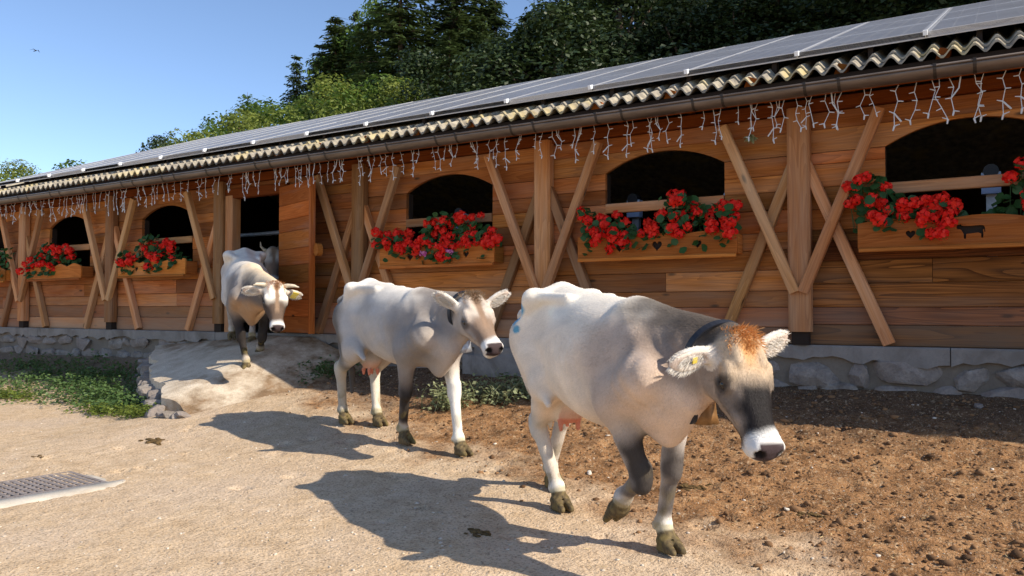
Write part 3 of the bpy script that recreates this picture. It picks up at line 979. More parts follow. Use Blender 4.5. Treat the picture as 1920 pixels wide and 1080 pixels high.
for i, px in enumerate(list(range(860, 1990, 62))):
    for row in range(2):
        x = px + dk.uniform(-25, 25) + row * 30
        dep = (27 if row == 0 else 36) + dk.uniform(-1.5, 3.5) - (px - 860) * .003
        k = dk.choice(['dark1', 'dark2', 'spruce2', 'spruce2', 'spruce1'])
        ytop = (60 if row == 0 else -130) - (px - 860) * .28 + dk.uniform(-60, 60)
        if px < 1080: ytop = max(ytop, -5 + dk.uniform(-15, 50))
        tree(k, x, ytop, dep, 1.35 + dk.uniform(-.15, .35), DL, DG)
# the wood goes on unseen to the right, added to shade the trees above
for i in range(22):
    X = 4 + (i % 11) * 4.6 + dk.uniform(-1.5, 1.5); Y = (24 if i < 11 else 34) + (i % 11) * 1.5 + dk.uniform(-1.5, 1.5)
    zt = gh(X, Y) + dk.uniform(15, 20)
    tree(dk.choice(['dark1', 'dark2', 'spruce1', 'spruce2']), 0, 0, 0, 1.7 + dk.uniform(-.1, .4), DL, DG, fixed=(X, Y, zt))  # added unseen trees, under the same label as the wood
# ------------------------------------------------------------------ cows: one continuous surface grown from a posed skeleton
V3 = lambda *a: np.array(a, float)
class Field:
    def __init__(s, lo, hi, h):
        s.lo = np.array(lo, np.float32); s.h = h
        s.n = np.ceil((np.array(hi) - s.lo) / h).astype(int) + 1
        s.f = np.full(s.n, .5, np.float32)
        s.ax = [s.lo[i] + np.arange(s.n[i], dtype=np.float32) * h for i in range(3)]
    def apply(s, fn, lo, hi, k, op='add'):
        a = np.clip(np.floor((np.array(lo) - k - .06 - s.lo) / s.h).astype(int), 0, s.n)
        b = np.clip(np.ceil((np.array(hi) + k + .06 - s.lo) / s.h).astype(int) + 1, 0, s.n)
        if (b <= a).any(): return
        sl = tuple(slice(a[i], b[i]) for i in range(3))
        x = s.ax[0][sl[0]][:, None, None]; y = s.ax[1][sl[1]][None, :, None]; z = s.ax[2][sl[2]][None, None, :]
        d = fn(x, y, z).astype(np.float32)
        f = s.f[sl]
        if op == 'add':
            h = np.clip(.5 + .5 * (f - d) / k, 0, 1); s.f[sl] = f * (1 - h) + d * h - k * h * (1 - h)
        else:
            h = np.clip(.5 - .5 * (f + d) / k, 0, 1); s.f[sl] = f * (1 - h) - d * h + k * h * (1 - h)
    def cone(s, a, b, ra, rb, k=.04, op='add', flat=None, ff=1.0):
        a = np.asarray(a, float); b = np.asarray(b, float); ab = b - a; L2 = max(ab @ ab, 1e-8)
        def fn(x, y, z):
            px, py, pz = x - a[0], y - a[1], z - a[2]
            t = np.clip((px * ab[0] + py * ab[1] + pz * ab[2]) / L2, 0, 1)
            dx, dy, dz = px - t * ab[0], py - t * ab[1], pz - t * ab[2]
            d2 = dx * dx + dy * dy + dz * dz
            if flat is not None:
                c = dx * flat[0] + dy * flat[1] + dz * flat[2]
                d2 = d2 + c * c * (1 / (ff * ff) - 1)
                return (np.sqrt(d2) - (ra + (rb - ra) * t)) * (ff if ff < 1 else 1) ** .5
            return np.sqrt(d2) - (ra + (rb - ra) * t)
        r = max(ra, rb) * max(1, ff)
        s.apply(fn, np.minimum(a, b) - r, np.maximum(a, b) + r, k, op)
    def ell(s, c, r, k=.04, op='add', fr=None):
        c = np.asarray(c, float); r = np.asarray(r, float)
        fr = np.eye(3) if fr is None else np.array(fr, float)       # rows: local axes
        ext = np.abs(fr.T) @ r
        def fn(x, y, z):
            px, py, pz = x - c[0], y - c[1], z - c[2]
            k0 = k1 = 0
            for i in range(3):
                q = (px * fr[i][0] + py * fr[i][1] + pz * fr[i][2]) / r[i]
                k0 = k0 + q * q; k1 = k1 + (q / r[i]) ** 2
            k0 = np.sqrt(k0)
            return k0 * (k0 - 1) / (np.sqrt(k1) + 1e-6)
        s.apply(fn, c - ext, c + ext, k, op)
    def surface(s):
        f = s.f; n = s.n
        sg = f < 0
        cnt = np.zeros(n - 1, np.int8)
        for dx in (0, 1):
            for dy in (0, 1):
                for dz in (0, 1):
                    cnt += sg[dx:n[0] - 1 + dx, dy:n[1] - 1 + dy, dz:n[2] - 1 + dz]
        act = np.argwhere((cnt > 0) & (cnt < 8))
        idx = np.full(n - 1, -1, np.int32); idx[tuple(act.T)] = np.arange(len(act))
        P = np.zeros((len(act), 3)); W = np.zeros(len(act))
        cor = [(i, j, k) for i in (0, 1) for j in (0, 1) for k in (0, 1)]
        for c0 in cor:
            for ax in range(3):
                if c0[ax]: continue
                c1 = list(c0); c1[ax] = 1
                f0 = f[tuple((act + c0).T)]; f1 = f[tuple((act + c1).T)]
                m = (f0 < 0) != (f1 < 0)
                t = np.where(m, f0 / np.where(m, f0 - f1, 1), 0)
                q = np.repeat(np.array([c0], float), len(act), 0); q[:, ax] = t
                P[m] += q[m]; W += m
        P = (act + P / W[:, None]) * s.h + s.lo
        F = []
        for ax in range(3):
            o1, o2 = [(1, 2), (2, 0), (0, 1)][ax]
            A = [slice(None)] * 3; B = [slice(None)] * 3
            A[ax] = slice(0, n[ax] - 1); B[ax] = slice(1, n[ax])
            s0, s1 = sg[tuple(A)], sg[tuple(B)]
            e = np.argwhere(s0 != s1)
            e = e[(e[:, o1] > 0) & (e[:, o2] > 0) & (e[:, o1] < n[o1] - 1) & (e[:, o2] < n[o2] - 1)]
            flip = s0[tuple(e.T)]
            def cell(a, b):
                c = e.copy(); c[:, o1] -= a; c[:, o2] -= b
                return idx[tuple(c.T)]
            q = np.stack([cell(1, 1), cell(0, 1), cell(0, 0), cell(1, 0)], 1)
            q[~flip] = q[~flip][:, ::-1]
            F.append(q)
        F = np.concatenate(F)
        F = F[(F >= 0).all(1)]
        return P, F

def relax(P, F, it=2, lam=.5):
    E = np.concatenate([F[:, [0, 1]], F[:, [1, 2]], F[:, [2, 3]], F[:, [3, 0]]])
    E = np.concatenate([E, E[:, ::-1]])
    deg = np.bincount(E[:, 0], minlength=len(P)).astype(float)[:, None]
    for i in range(it):
        for l in (lam, -lam * 1.02):
            A = np.stack([np.bincount(E[:, 0], weights=P[E[:, 1], c], minlength=len(P)) for c in range(3)], 1) / np.maximum(deg, 1)
            P = P + (A - P) * l
    return P

def ik(a, c, l1, l2, bend):
    a = np.asarray(a, float); c = np.asarray(c, float); d = c - a; L = np.linalg.norm(d)
    n = d / L
    L = min(L, (l1 + l2) * .999)
    x = (l1 * l1 - l2 * l2 + L * L) / (2 * L); y = math.sqrt(max(l1 * l1 - x * x, 0))
    b = np.asarray(bend, float); b = b - n * (b @ n); b /= np.linalg.norm(b)
    return a + n * x + b * y

def seg_d(p, a, b):
    ab = b - a; t = np.clip(((p - a) @ ab) / (ab @ ab), 0, 1)
    return np.linalg.norm(p - a - t[:, None] * ab, axis=1), t

def smoothcurve(xs, ys, q):
    """cubic Hermite through control points"""
    xs = np.array(xs); ys = np.array(ys); m = np.gradient(ys, xs)
    q = np.clip(q, xs[0], xs[-1]); i = np.clip(np.searchsorted(xs, q) - 1, 0, len(xs) - 2)
    h = xs[i + 1] - xs[i]; t = (q - xs[i]) / h
    return ((2 * t**3 - 3 * t**2 + 1) * ys[i] + (t**3 - 2 * t**2 + t) * h * m[i] + (-2 * t**3 + 3 * t**2) * ys[i + 1] + (t**3 - t**2) * h * m[i + 1])

TX = [-.88, -.84, -.76, -.64, -.48, -.30, -.10, .12, .32, .46, .60, .72, .82, .90]
TT = [1.10, 1.24, 1.335, 1.385, 1.415, 1.395, 1.365, 1.338, 1.315, 1.295, 1.235, 1.15, 1.05, .94]
TB = [.98, .91, .85, .80, .755, .70, .65, .615, .605, .615, .62, .635, .69, .80]
TW = [.05, .12, .185, .225, .238, .242, .282, .304, .278, .230, .200, .172, .135, .06]

def hairs(pts, dirs, length, width, seed, jit=.35, curl=0.0):
    r = np.random.RandomState(seed)
    n = len(pts); d = unit(dirs + r.normal(size=(n, 3)) * jit)
    L = length * r.uniform(.6, 1.25, n)
    s_ = unit(np.cross(d, r.normal(size=(n, 3))))
    w = width * r.uniform(.7, 1.3, n)
    mid = pts + d * (L * .55)[:, None]
    d2 = unit(d + np.array([0, 0, -curl]) + r.normal(size=(n, 3)) * .2)
    tip = mid + d2 * (L * .45)[:, None]
    v = np.stack([pts - s_ * w[:, None], pts + s_ * w[:, None], mid + s_ * (w * .7)[:, None], mid - s_ * (w * .7)[:, None], tip], 1).reshape(-1, 3)
    b = np.arange(n) * 5
    f = [(i, i + 1, i + 2, i + 3) for i in b] + [(i + 3, i + 2, i + 4) for i in b]
    return v, f

def make_cow(name, loc, yaw, pose, st, voxel, label, pitch=0.0, full=True, seed=0):
    root = empty(name, loc, label, 'cow', 'cows walking out of the barn')
    root.rotation_euler = (0, pitch, yaw)
    P0 = np.array(pose['poll'], float)
    hy, hp, hr = pose['head_yaw'], pose['head_pitch'], pose.get('head_roll', 0)
    a = V3(math.cos(hp) * math.cos(hy), math.cos(hp) * math.sin(hy), -math.sin(hp))
    s_ = V3(-math.sin(hy), math.cos(hy), 0); u = np.cross(a, s_)
    s_, u = s_ * math.cos(hr) + u * math.sin(hr), u * math.cos(hr) - s_ * math.sin(hr)
    hs_ = st.get('head_scale', 1.0); HWF = 1.10
    HL = lambda x, z, y=0.0: P0 + (a * x + u * z + s_ * y * HWF) * hs_
    fr = np.stack([a, u, s_])
    F = Field((-1.15, -.52, -.06), (max(1.15, P0[0] + .62), .52, max(1.62, P0[2] + .32)), voxel)
    bulk = st.get('bulk', 1.0)
    def torso(x, y, z):
        xx = x[:, 0, 0]
        top = smoothcurve(TX, TT, xx); bot = smoothcurve(TX, TB, xx); w = smoothcurve(TX, TW, xx) * bulk
        bot = top - (top - bot) * (.94 if bulk < 1 else 1)
        zc = bot + (top - bot) * .50
        up = (top - zc)[:, None, None]; dn = (zc - bot)[:, None, None]; zc = zc[:, None, None]; w = w[:, None, None]
        q = z - zc
        qq = np.where(q > 0, q / up, -q / dn); yy = np.abs(y) / w
        rho = np.where(q > 0, (qq ** 2.0 + yy ** 2.0 + 1e-9) ** .5 + .10 * qq * yy, (qq ** 2.25 + yy ** 2.25 + 1e-9) ** (1 / 2.25))
        d = (rho - 1) * np.minimum(w, .36) * .92
        ex = np.maximum(np.maximum(TX[0] - x, x - TX[-1]), 0)
        return np.where(ex > 0, np.sqrt(np.maximum(d, 0) ** 2 + ex ** 2), d)
    F.apply(torso, (-.9, -.42, .5), (.92, .42, 1.46), .05)
    legs = {}
    for sd, s in (('R', -1), ('L', 1)):
        # pelvis and thigh
        F.cone((-.50, 0, 1.365), (-.475, s * .218 * bulk, 1.325), .045, .045, .055)
        F.cone((-.78, s * .05, 1.27), (-.83, s * .115, 1.215), .05, .048, .05)
        F.cone((-.475, s * .225 * bulk, 1.335), (-.66, s * .20, 1.12), .035, .055, .07)
        F.ell((-.335, s * .315 * bulk, 1.215), (.125, .095, .105), .075, 'sub')
        F.ell((-.665, s * .245, 1.235), (.085, .05, .055), .06, 'sub')
        hf = np.array(pose[sd + 'H'], float)
        ho = pose.get(sd + 'Hdir')
        fet = hf + V3(-.055, 0, .135) if ho is None else np.array(pose[sd + 'Hfet'], float)
        sti = V3(-.37, s * .185, .80) + V3((hf[0] + .6) * .28, 0, (-.03 if hf[0] < -.7 else .01))
        hock = ik(sti, fet, .415, .405, (-1, 0, .15))
        F.cone((-.63, s * .15, 1.06), sti + V3(0, s * .012, 0), .155, .108, .07, flat=(0, 1, 0), ff=.85)
        F.cone((-.315, s * .285 * bulk, 1.06), (-.245, s * .275 * bulk, .78), .014, .020, .045, 'sub')
        F.cone((-.72, s * .10, 1.02), (hock * .35 + sti * .25 + V3(-.72, s * .11, .95) * .4), .12, .075, .09)
        F.cone(sti, hock, .112, .058, .05, flat=(0, 1, 0), ff=.8)
        F.cone(hock + V3(-.035, 0, .03), hock + V3(.0, 0, -.05), .047, .045, .03)
        F.cone(hock + (sti - hock) * .35 + V3(-.06, 0, .02), hock + V3(-.05, 0, .03), .018, .024, .025)
        F.cone(hock, fet, .049, .038, .03); F.ell(fet, (.051, .047, .05), .02)
        legs[sd + 'H'] = (sti, hock, fet, hf, ho)
        # shoulder and foreleg
        ff = np.array(pose[sd + 'F'], float)
        fo = pose.get(sd + 'Fdir')
        fet = ff + V3(-.05, 0, .13) if fo is None else np.array(pose[sd + 'Ffet'], float)
        elb = V3(.515, s * .185, .775) + V3((ff[0] - .55) * .12, 0, 0)
        knee = np.array(pose[sd + 'Fknee'], float) if sd + 'Fknee' in pose else ik(elb, fet, .345, .305, (1, 0, 0))
        shp = V3(.735, s * .17, .93)
        F.cone((.42, s * .095, 1.225), shp, .050, .095, .05, flat=(0, 1, 0), ff=.75)
        F.cone((.41, s * .135, 1.20), (.62, s * .185, .95), .022, .030, .06)
        F.cone((.235, s * .335 * bulk, 1.12), (.30, s * .30 * bulk, .74), .018, .022, .07, 'sub')
        F.cone((-.36, s * .20, .80), (-.16, s * .25 * bulk, .70), .040, .020, .06)
        F.cone((-.47, s * .19 * bulk, 1.335), (-.12, s * .15 * bulk, 1.325), .028, .026, .06)
        F.cone((.38, s * .15, 1.10), elb + V3(-.02, 0, .10), .08, .115, .07, flat=(0, 1, 0), ff=.75)
        F.cone(shp, elb, .105, .095, .08)
        F.cone(elb + V3(0, 0, .02), knee, .098, .054, .045, flat=(0, 1, 0), ff=.85)
        F.cone(knee + V3(.008, 0, .045), knee + V3(.006, 0, -.035), .054, .051, .025)
        F.cone(knee, fet, .045, .037, .03); F.ell(fet, (.049, .046, .05), .02)
        legs[sd + 'F'] = (elb, knee, fet, ff, fo)
    for k_, (j1, j2, fet, hf, hd) in legs.items():
        d = unit((hf + V3(.01, 0, .03) - fet)[None])[0] if hd is None else np.array(hd) / np.linalg.norm(hd)
        fw = V3(1, 0, 0) if hd is None else np.array(pose[k_ + 'toe'], float)
        fw = fw / np.linalg.norm(fw)
        base = fet + d * .085
        F.cone(fet, base, .043, .049, .02)
        lat = np.cross(fw, d); lat /= np.linalg.norm(lat)
        for s in (-1, 1):
            tip = base + fw * .070 + d * .045 + lat * s * .031
            F.cone(base + lat * s * .031 + d * .005 - fw * .005, tip, .035, .018, .005)
            F.cone(base + lat * s * .034 + d * .05 - fw * .03, tip + d * .008, .030, .018, .005)
            F.cone(fet - fw * .048 + lat * s * .024 + d * .01, fet - fw * .060 + lat * s * .027 + d * .035, .017, .012, .008)
        F.cone(base + fw * .040 + d * -.016, base + fw * .085 + d * .06, .008, .011, .004, 'sub')
        F.cone(base + fw * .05 + d * .06, base + fw * .01 + d * .09, .008, .008, .006, 'sub')
    # soles flat on the ground
    for k_, (j1, j2, fet, hf, hd) in legs.items():
        if hd is None:
            z0 = hf[2]
            F.apply(lambda x, y, z, z0=z0: (z - z0) + 0 * x + 0 * y, hf - V3(.16, .12, .08), V3(hf[0] + .16, hf[1] + .12, z0 - .02), .006, 'sub')
    # udder and teats
    if st.get('udder', 1) > 0:
        q = st.get('udder', 1)
        F.ell((-.47, 0, .70 - .02 * q), (.20 * q, .13 * q, .14 * q), .05)
        for sx in (-1, 1):
            for sy in (-1, 1):
                t0 = V3(-.47 + sx * .075 * q, sy * .06 * q, .595 - .02 * q)
                F.cone(t0, t0 + V3(0, 0, -.062 * q), .019, .012, .014)
    # neck in three stacked bands, dewlap
    F.cone((.42, 0, 1.20), HL(-.03, -.05), .105, .075, .08)
    mid = (V3(.60, 0, 1.07) + HL(.02, -.12)) / 2
    F.cone((.58, 0, 1.03), mid, .175, .125, .08, flat=(0, 1, 0), ff=.85); F.cone(mid, HL(.03, -.11), .125, .098, .07)
    F.cone((.76, 0, .88), HL(.09, -.185), .115, .066, .10)
    F.cone((.79, 0, .80), HL(.10, -.225), .055, .022, .07, flat=(0, 1, 0), ff=.55)
    F.cone((.70, 0, .66), (.86, 0, .82), .075, .06, .07, flat=(0, 1, 0), ff=.7)
    HS = lambda *r_: tuple(q * hs_ for q in r_)
    HXc = [-.06, -.03, .0, .06, .12, .18, .24, .30, .36, .42, .47, .51, .535, .55]
    HTc = [-.03, .015, .038, .046, .042, .031, .017, .006, -.002, -.006, -.006, -.014, -.035, -.06]
    HBc = [-.12, -.16, -.195, -.225, -.242, -.245, -.235, -.212, -.188, -.170, -.158, -.148, -.125, -.09]
    HWc = [.03, .075, .100, .112, .116, .118, .106, .086, .071, .067, .072, .073, .058, .02]
    def headf(x, y, z):
        px, py, pz = x - P0[0], y - P0[1], z - P0[2]
        A = (px * a[0] + py * a[1] + pz * a[2]) / hs_; U = (px * u[0] + py * u[1] + pz * u[2]) / hs_; Q = np.abs(px * s_[0] + py * s_[1] + pz * s_[2]) / (hs_ * HWF)
        top = smoothcurve(HXc, HTc, A); bot = smoothcurve(HXc, HBc, A); w = smoothcurve(HXc, HWc, A)
        c_ = bot + (top - bot) * .58
        q = U - c_
        qq = np.where(q > 0, q / (top - c_), -q / (c_ - bot)); w = np.where(q > 0, w, w * (1 - .38 * np.clip(qq, 0, 1) ** 1.5))
        yy = Q / w
        rho = np.where(q > 0, (qq ** 2.6 + yy ** 2.6 + 1e-9) ** (1 / 2.6), (qq ** 2.3 + yy ** 2.3 + 1e-9) ** (1 / 2.3))
        d = (rho - 1) * np.minimum(w, .085) * hs_
        ex = np.maximum(np.maximum(HXc[0] - A, A - HXc[-1]), 0) * hs_
        return np.where(ex > 0, np.sqrt(np.maximum(d, 0) ** 2 + ex ** 2) + .002, d)
    cs = np.array([HL(x_, z_, y_) for x_ in (-.1, .6) for z_ in (-.28, .08) for y_ in (-.15, .15)])
    F.apply(headf, cs.min(0), cs.max(0), .045)
    for s in (-1, 1):
        F.ell(HL(.125, -.155, s * .068), HS(.090, .070, .032), .035, fr=fr)          # cheek
        F.cone(HL(.145, -.005, s * .098), HL(.225, -.028, s * .103), .022 * hs_, .014 * hs_, .03)   # brow
        F.ell(HL(.200, -.055, s * .120), HS(.038, .024, .022), .012, 'sub', fr=fr)   # socket
        F.cone(HL(.168, -.034, s * .117), HL(.236, -.050, s * .107), .0095 * hs_, .008 * hs_, .010)
        F.cone(HL(.170, -.078, s * .114), HL(.238, -.068, s * .104), .0095 * hs_, .008 * hs_, .012)
        F.cone(HL(.235, -.105, s * .088), HL(.345, -.092, s * .066), .016 * hs_, .014 * hs_, .03)
        F.ell(HL(.505, -.048, s * .046), HS(.030, .026, .026), .02, fr=fr)
        F.ell(HL(.534, -.052, s * .049), HS(.030, .021, .018), .008, 'sub', fr=fr)
        F.cone(HL(.36, -.122, s * .074), HL(.515, -.116, s * .066), .006 * hs_, .007 * hs_, .010, 'sub')
        F.cone(HL(.04, .028, s * .05), HL(.13, .030, s * .06), .018 * hs_, .018 * hs_, .03)
    F.ell(HL(.465, -.150, 0), HS(.045, .026, .045), .02, fr=fr)
    F.ell(HL(.005, .025), HS(.045, .035, .070), .04, fr=fr)
    ears = {}
    for sd, s in (('R', -1), ('L', 1)):
        e = np.array(pose.get('ear' + sd, (.0, -.25, 1.0)), float) * (1, 1, s)
        ed = unit((a * e[0] + u * e[1] + s_ * e[2])[None])[0]
        n0 = np.array(pose.get('earN' + sd, (.8, .1, .0)), float)
        en = a * n0[0] + u * n0[1] + s_ * n0[2] * s
        en = en - ed * (en @ ed); en /= np.linalg.norm(en); eb = np.cross(ed, en)
        b0 = HL(.035, -.065, s * .095)
        el = .118
        c = b0 + ed * (el + .01)
        F.cone(b0 - ed * .01, b0 + ed * .05, .036, .034, .03)
        F.ell(c, (el, .024, .060), .02, fr=np.stack([ed, en, eb]))
        F.ell(c + en * .022 + ed * .012, (el * .72, .014, .032), .012, 'sub', fr=np.stack([ed, en, eb]))
        ears[sd] = (b0, ed, en, eb, c, el)
    # tail
    if full:
        tl = pose.get('tail', [(-.80, 0, 1.33), (-.895, 0, 1.24), (-.915, .01, 1.0), (-.90, .02, .72), (-.885, .02, .55)])
        rr = [.042, .034, .026, .020, .018]
        for i in range(len(tl) - 1): F.cone(tl[i], tl[i + 1], rr[i], rr[i + 1], .02)
        F.cone(tl[-1], V3(*tl[-1]) + V3(.005, 0, -.22), .035, .015, .02)
    P, Fc = F.surface()
    P = relax(P, Fc, 2)
    rb_ = sstep(-.30, -.18, P[:, 0]) * sstep(.30, .18, P[:, 0]) * sstep(.72, .82, P[:, 2]) * sstep(1.18, 1.05, P[:, 2]) * sstep(.15, .22, np.abs(P[:, 1]))
    P[:, 1] += np.sign(P[:, 1]) * rb_ * .0022 * np.sin(2 * np.pi * (P[:, 0] + .30 * (P[:, 2] - 1)) / .082)
    nkf = sstep(.55, .65, P[:, 0]) * sstep(1.0, .85, P[:, 0]) * sstep(.70, .80, P[:, 2]) * sstep(1.2, 1.05, P[:, 2])
    P[:, 1] += np.sign(P[:, 1]) * nkf * .0045 * np.sin(2 * np.pi * (P[:, 0] + .45 * P[:, 2] + .03 * vnoise(P[:, 0] * 3, P[:, 1] * 3, P[:, 2] * 3, seed)) / .095)
    lump = vnoise(P[:, 0] * 4.5, P[:, 1] * 4.5, P[:, 2] * 4.5, seed + 20) * .0035 * (P[:, 2] > .6)
    P[:, 1] += np.sign(P[:, 1]) * lump * sstep(.08, .2, np.abs(P[:, 1]))
    # ---------------- coat colours
    c = np.zeros((len(P), 3))
    def mixc(w, col):
        nonlocal c
        w = np.clip(w, 0, 1)[:, None]; c = c * (1 - w) + np.array(col) * w
    x, y, z = P.T
    nz = vnoise(x * 2.2, y * 2.2, z * 2.2, seed); nf = vnoise(x * 7, y * 7, z * 7, seed + 3)
    zj = z + nz * .05; xj = x + nz * .06
    c[:] = st['base']
    mixc(sstep(-.2, 1.0, vnoise(x * 1.5, y * 1.5, z * 1.1, seed + 30)) * .45, np.array(st['base']) * np.array([.86, .79, .73]))
    mixc(sstep(1.10, 1.34, zj) * .9, st['back'])
    mixc(sstep(.80, .58, zj) * sstep(-.7, -.3, x) * .7, st['belly'])
    mixc(sstep(-.46, -.62, xj) * sstep(1.32, 1.14, zj) * st.get('thigh_w', .5), st['thigh'])
    mixc(sstep(.12, .45, xj) * sstep(1.32, 1.08, zj) * st.get('shoulder_w', .7), st['shoulder'])
    mixc(sstep(.60, .85, xj) * sstep(1.02, .85, zj) * .7, st['brisket'])
    hd = (P - P0) @ fr.T / hs_; hd[:, 2] /= HWF; ha, hu, hs = hd.T
    hd_n = nz * .012
    nk0 = V3(.50, 0, 1.14); nk1 = HL(0, -.08); dn, tn = seg_d(P, nk0, nk1)
    isneck = sstep(.30, .20, dn) * sstep(.05, .3, tn) * (x > .45)
    mixc(isneck * .75, st['neck'])
    crest_d, _ = seg_d(P, V3(.42, 0, 1.31), HL(-.02, .02))
    mixc(sstep(.24, .06, crest_d + nf * .03) * sstep(.38, .52, x) * .85, st['crest'])
    # legs
    best = np.full(len(P), 9.0); lh = np.zeros(len(P)); lid = np.full(len(P), '', dtype=object); fwd = np.zeros(len(P))
    for k_, (j1, j2, fet, hf, hd_) in legs.items():
        toe = fet + (unit((hf - fet)[None])[0] if hd_ is None else np.array(hd_) / np.linalg.norm(hd_)) * .15
        ch = [toe, fet, j2, j1]; acc = 0
        for i in range(3):
            d, t = seg_d(P, ch[i], ch[i + 1]); L = np.linalg.norm(ch[i + 1] - ch[i])
            m = d < best
            m &= (d < (.14 if i == 0 else .10 if i == 1 else .14))
            best[m] = d[m]; lh[m] = (acc + t * L)[m]; lid[m] = k_
            ax_ = ch[i] + t[:, None] * (ch[i + 1] - ch[i]); fwd[m] = (x - ax_[:, 0])[m]
            acc += L
    for k_ in legs:
        on = (lid == k_).astype(float); lj = lh + nf * .012
        sp = st['legs'][k_]
        mixc(on * sstep(.78, .60, lh), sp[0])
        if sp[1] is not None: mixc(on * sstep(.66, .52, lj) * sstep(.17, .25, lj) * sstep(-.055, .045, fwd + nf * .025) * .95, sp[1])
        if sp[2] is not None: mixc(on * sstep(.225, .165, lj) * .8, sp[2])
        mixc(on * sstep(.16, .128, lj + nf * .012) * .55, (.30, .24, .07))
        hoofm = on * sstep(.118, .104, lh + nf * .004)
        mixc(hoofm, (.10, .074, .042)); mixc(hoofm * sstep(-.4, .8, vnoise(x * 30, y * 30, z * 22, seed + 8)) * .6, (.22, .165, .075))
        mixc(on * sstep(.45, .25, lj) * sstep(.15, .7, vnoise(x * 9, y * 9, z * 6, seed + 5)) * .45, (.20, .15, .05))
    ud = ((x + .47) / .22) ** 2 + (y / .16) ** 2
    um = sstep(1.25, .8, ud) * sstep(.70, .60, z) * sstep(.48, .52, z) * (lid == '')
    if st.get('udder', 1) > 0:
        mixc(um * .8, (.66, .36, .25)); mixc(sstep(1.1, .7, ud) * sstep(.60, .575, z) * sstep(.45, .48, z) * (lid == '') * .8, (.72, .22, .13))
    # head markings
    inh = sstep(-.05, .02, ha) * (np.abs(hs) < .16) * sstep(.20, .12, np.abs(hu + .07) - .05) * (ha < .62) * (x > P0[0] - .35)
    H = st['head']
    mixc(inh * sstep(.0, .06, ha + hd_n) * sstep(-.24, -.17, hu), H['cheek'])
    topf = sstep(-.055, -.010, hu + nf * .008)
    mixc(inh * topf * sstep(.30, .16, ha + nf * .015), H['forehead'])
    mixc(inh * sstep(.065, .015, np.abs(hs + nf * .012)) * topf * sstep(.21, .08, ha + nf * .02) * .85, H['blaze'])
    br = inh * sstep(.165, .26, ha + nf * .014 - np.abs(hs) * .25) * sstep(.100, .062, np.abs(hs) + np.maximum(0, -hu - .06) * .5 + nf * .008)
    mixc(br, H['bridge'])
    mixc(inh * sstep(.16, .24, ha) * sstep(.42, .30, ha) * sstep(.05, .09, np.abs(hs)) * sstep(-.15, -.10, hu) * .5, H['bridge'])
    if 'stripe' in H: mixc(inh * sstep(.030, .014, np.abs(hs) + nf * .004) * topf * sstep(.38, .30, ha), H['stripe'])
    ed_ = np.minimum(np.linalg.norm(hd - V3(.200, -.056, -.112), axis=1), np.linalg.norm(hd - V3(.200, -.056, .112), axis=1))
    mixc(inh * sstep(.070, .028, ed_ + nf * .010) * .8, H['eye'])
    mz = inh * sstep(.418, .468, ha + nf * .014 - np.maximum(0, -hu - .06) * .25)
    mixc(mz, (.70, .68, .65))
    mixc(inh * sstep(.488, .505, ha + nf * .003) * sstep(-.110, -.095, hu) * sstep(.062, .054, np.abs(hs)), (.06, .042, .044))
    nd_ = np.minimum(np.linalg.norm(hd - V3(.530, -.052, -.046), axis=1), np.linalg.norm(hd - V3(.530, -.052, .046), axis=1)); mixc(sstep(.030, .020, nd_), (.012, .009, .009))
    for sd, (b0, e_d, e_n, e_b, ec, el) in ears.items():
        q = P - ec; t = q @ e_d; d = np.sqrt((q @ e_n) ** 2 + (q @ e_b) ** 2)
        m = sstep(-el * 1.1, -el * .7, t) * (d < .08) * (t < el * 1.15)
        mixc(m, H.get('ear', (.70, .64, .56))); mixc(m * ((q @ e_n) > .0) * sstep(.045, .02, d) * .6, (.55, .40, .32))
    mixc(sstep(-.35, -.6, x) * sstep(.45, .6, z) * sstep(1.0, .8, z) * sstep(.35, .9, vnoise(x * 6, y * 6, z * 4, seed + 50)) * .4, (.20, .145, .06))
    if 'paint' in st:
        for (q0, q1, rw, col) in st['paint']:
            d, t = seg_d(P, np.array(q0), np.array(q1)); mixc(sstep(rw, rw * .55, d + nf * .010) * .9, col)
    c *= (1 + nf * .05 + nz * .04)[:, None]
    # local frame of the empty
    me = mesh('body', P, Fc, M['coat'], True)
    ca = me.color_attributes.new('coat', 'FLOAT_COLOR', 'POINT')
    ca.data.foreach_set('color', np.concatenate([np.clip(c, 0, 1), np.ones((len(c), 1))], 1).astype(np.float32).ravel())
    def kid(nm, m_, par_=None, lab=None):
        o = bpy.data.objects.new(nm, m_); COL.objects.link(o); o.parent = par_ or root
        if lab: o['label'] = lab
        return o
    kid('body', me)
    nh = st_hair = pose.get('hairs', 0)
    if nh:
        r = np.random.RandomState(seed + 90)
        A0, B0, C0 = P[Fc[:, 0]], P[Fc[:, 1]], P[Fc[:, 2]]
        fn = np.cross(B0 - A0, P[Fc[:, 3]] - A0); fa = np.linalg.norm(fn, axis=1); fn = fn / (fa[:, None] + 1e-12)
        # denser on the near, visible parts: faces of the head and neck count twice
        wgt = fa * np.where(A0[:, 0] > .6, 1.6, 1.0); k_ = r.choice(len(Fc), nh, p=wgt / wgt.sum())
        uu = r.uniform(size=(nh, 1)); vv = r.uniform(size=(nh, 1))
        q = (A0[k_] * (1 - uu) + B0[k_] * uu) * (1 - vv) + (P[Fc[k_, 3]] * (1 - uu) + C0[k_] * uu) * vv
        nn = fn[k_]
        hq = (q - P0) @ fr.T
        on_head = (hq[:, 0] > -.02) & (np.abs(hq[:, 2]) < .2) & (np.abs(hq[:, 1]) < .3) & (hq[:, 0] < .43)
        muz = (hq[:, 0] > .47) & (np.abs(hq[:, 2]) < .1) & (np.abs(hq[:, 1] + .08) < .12)
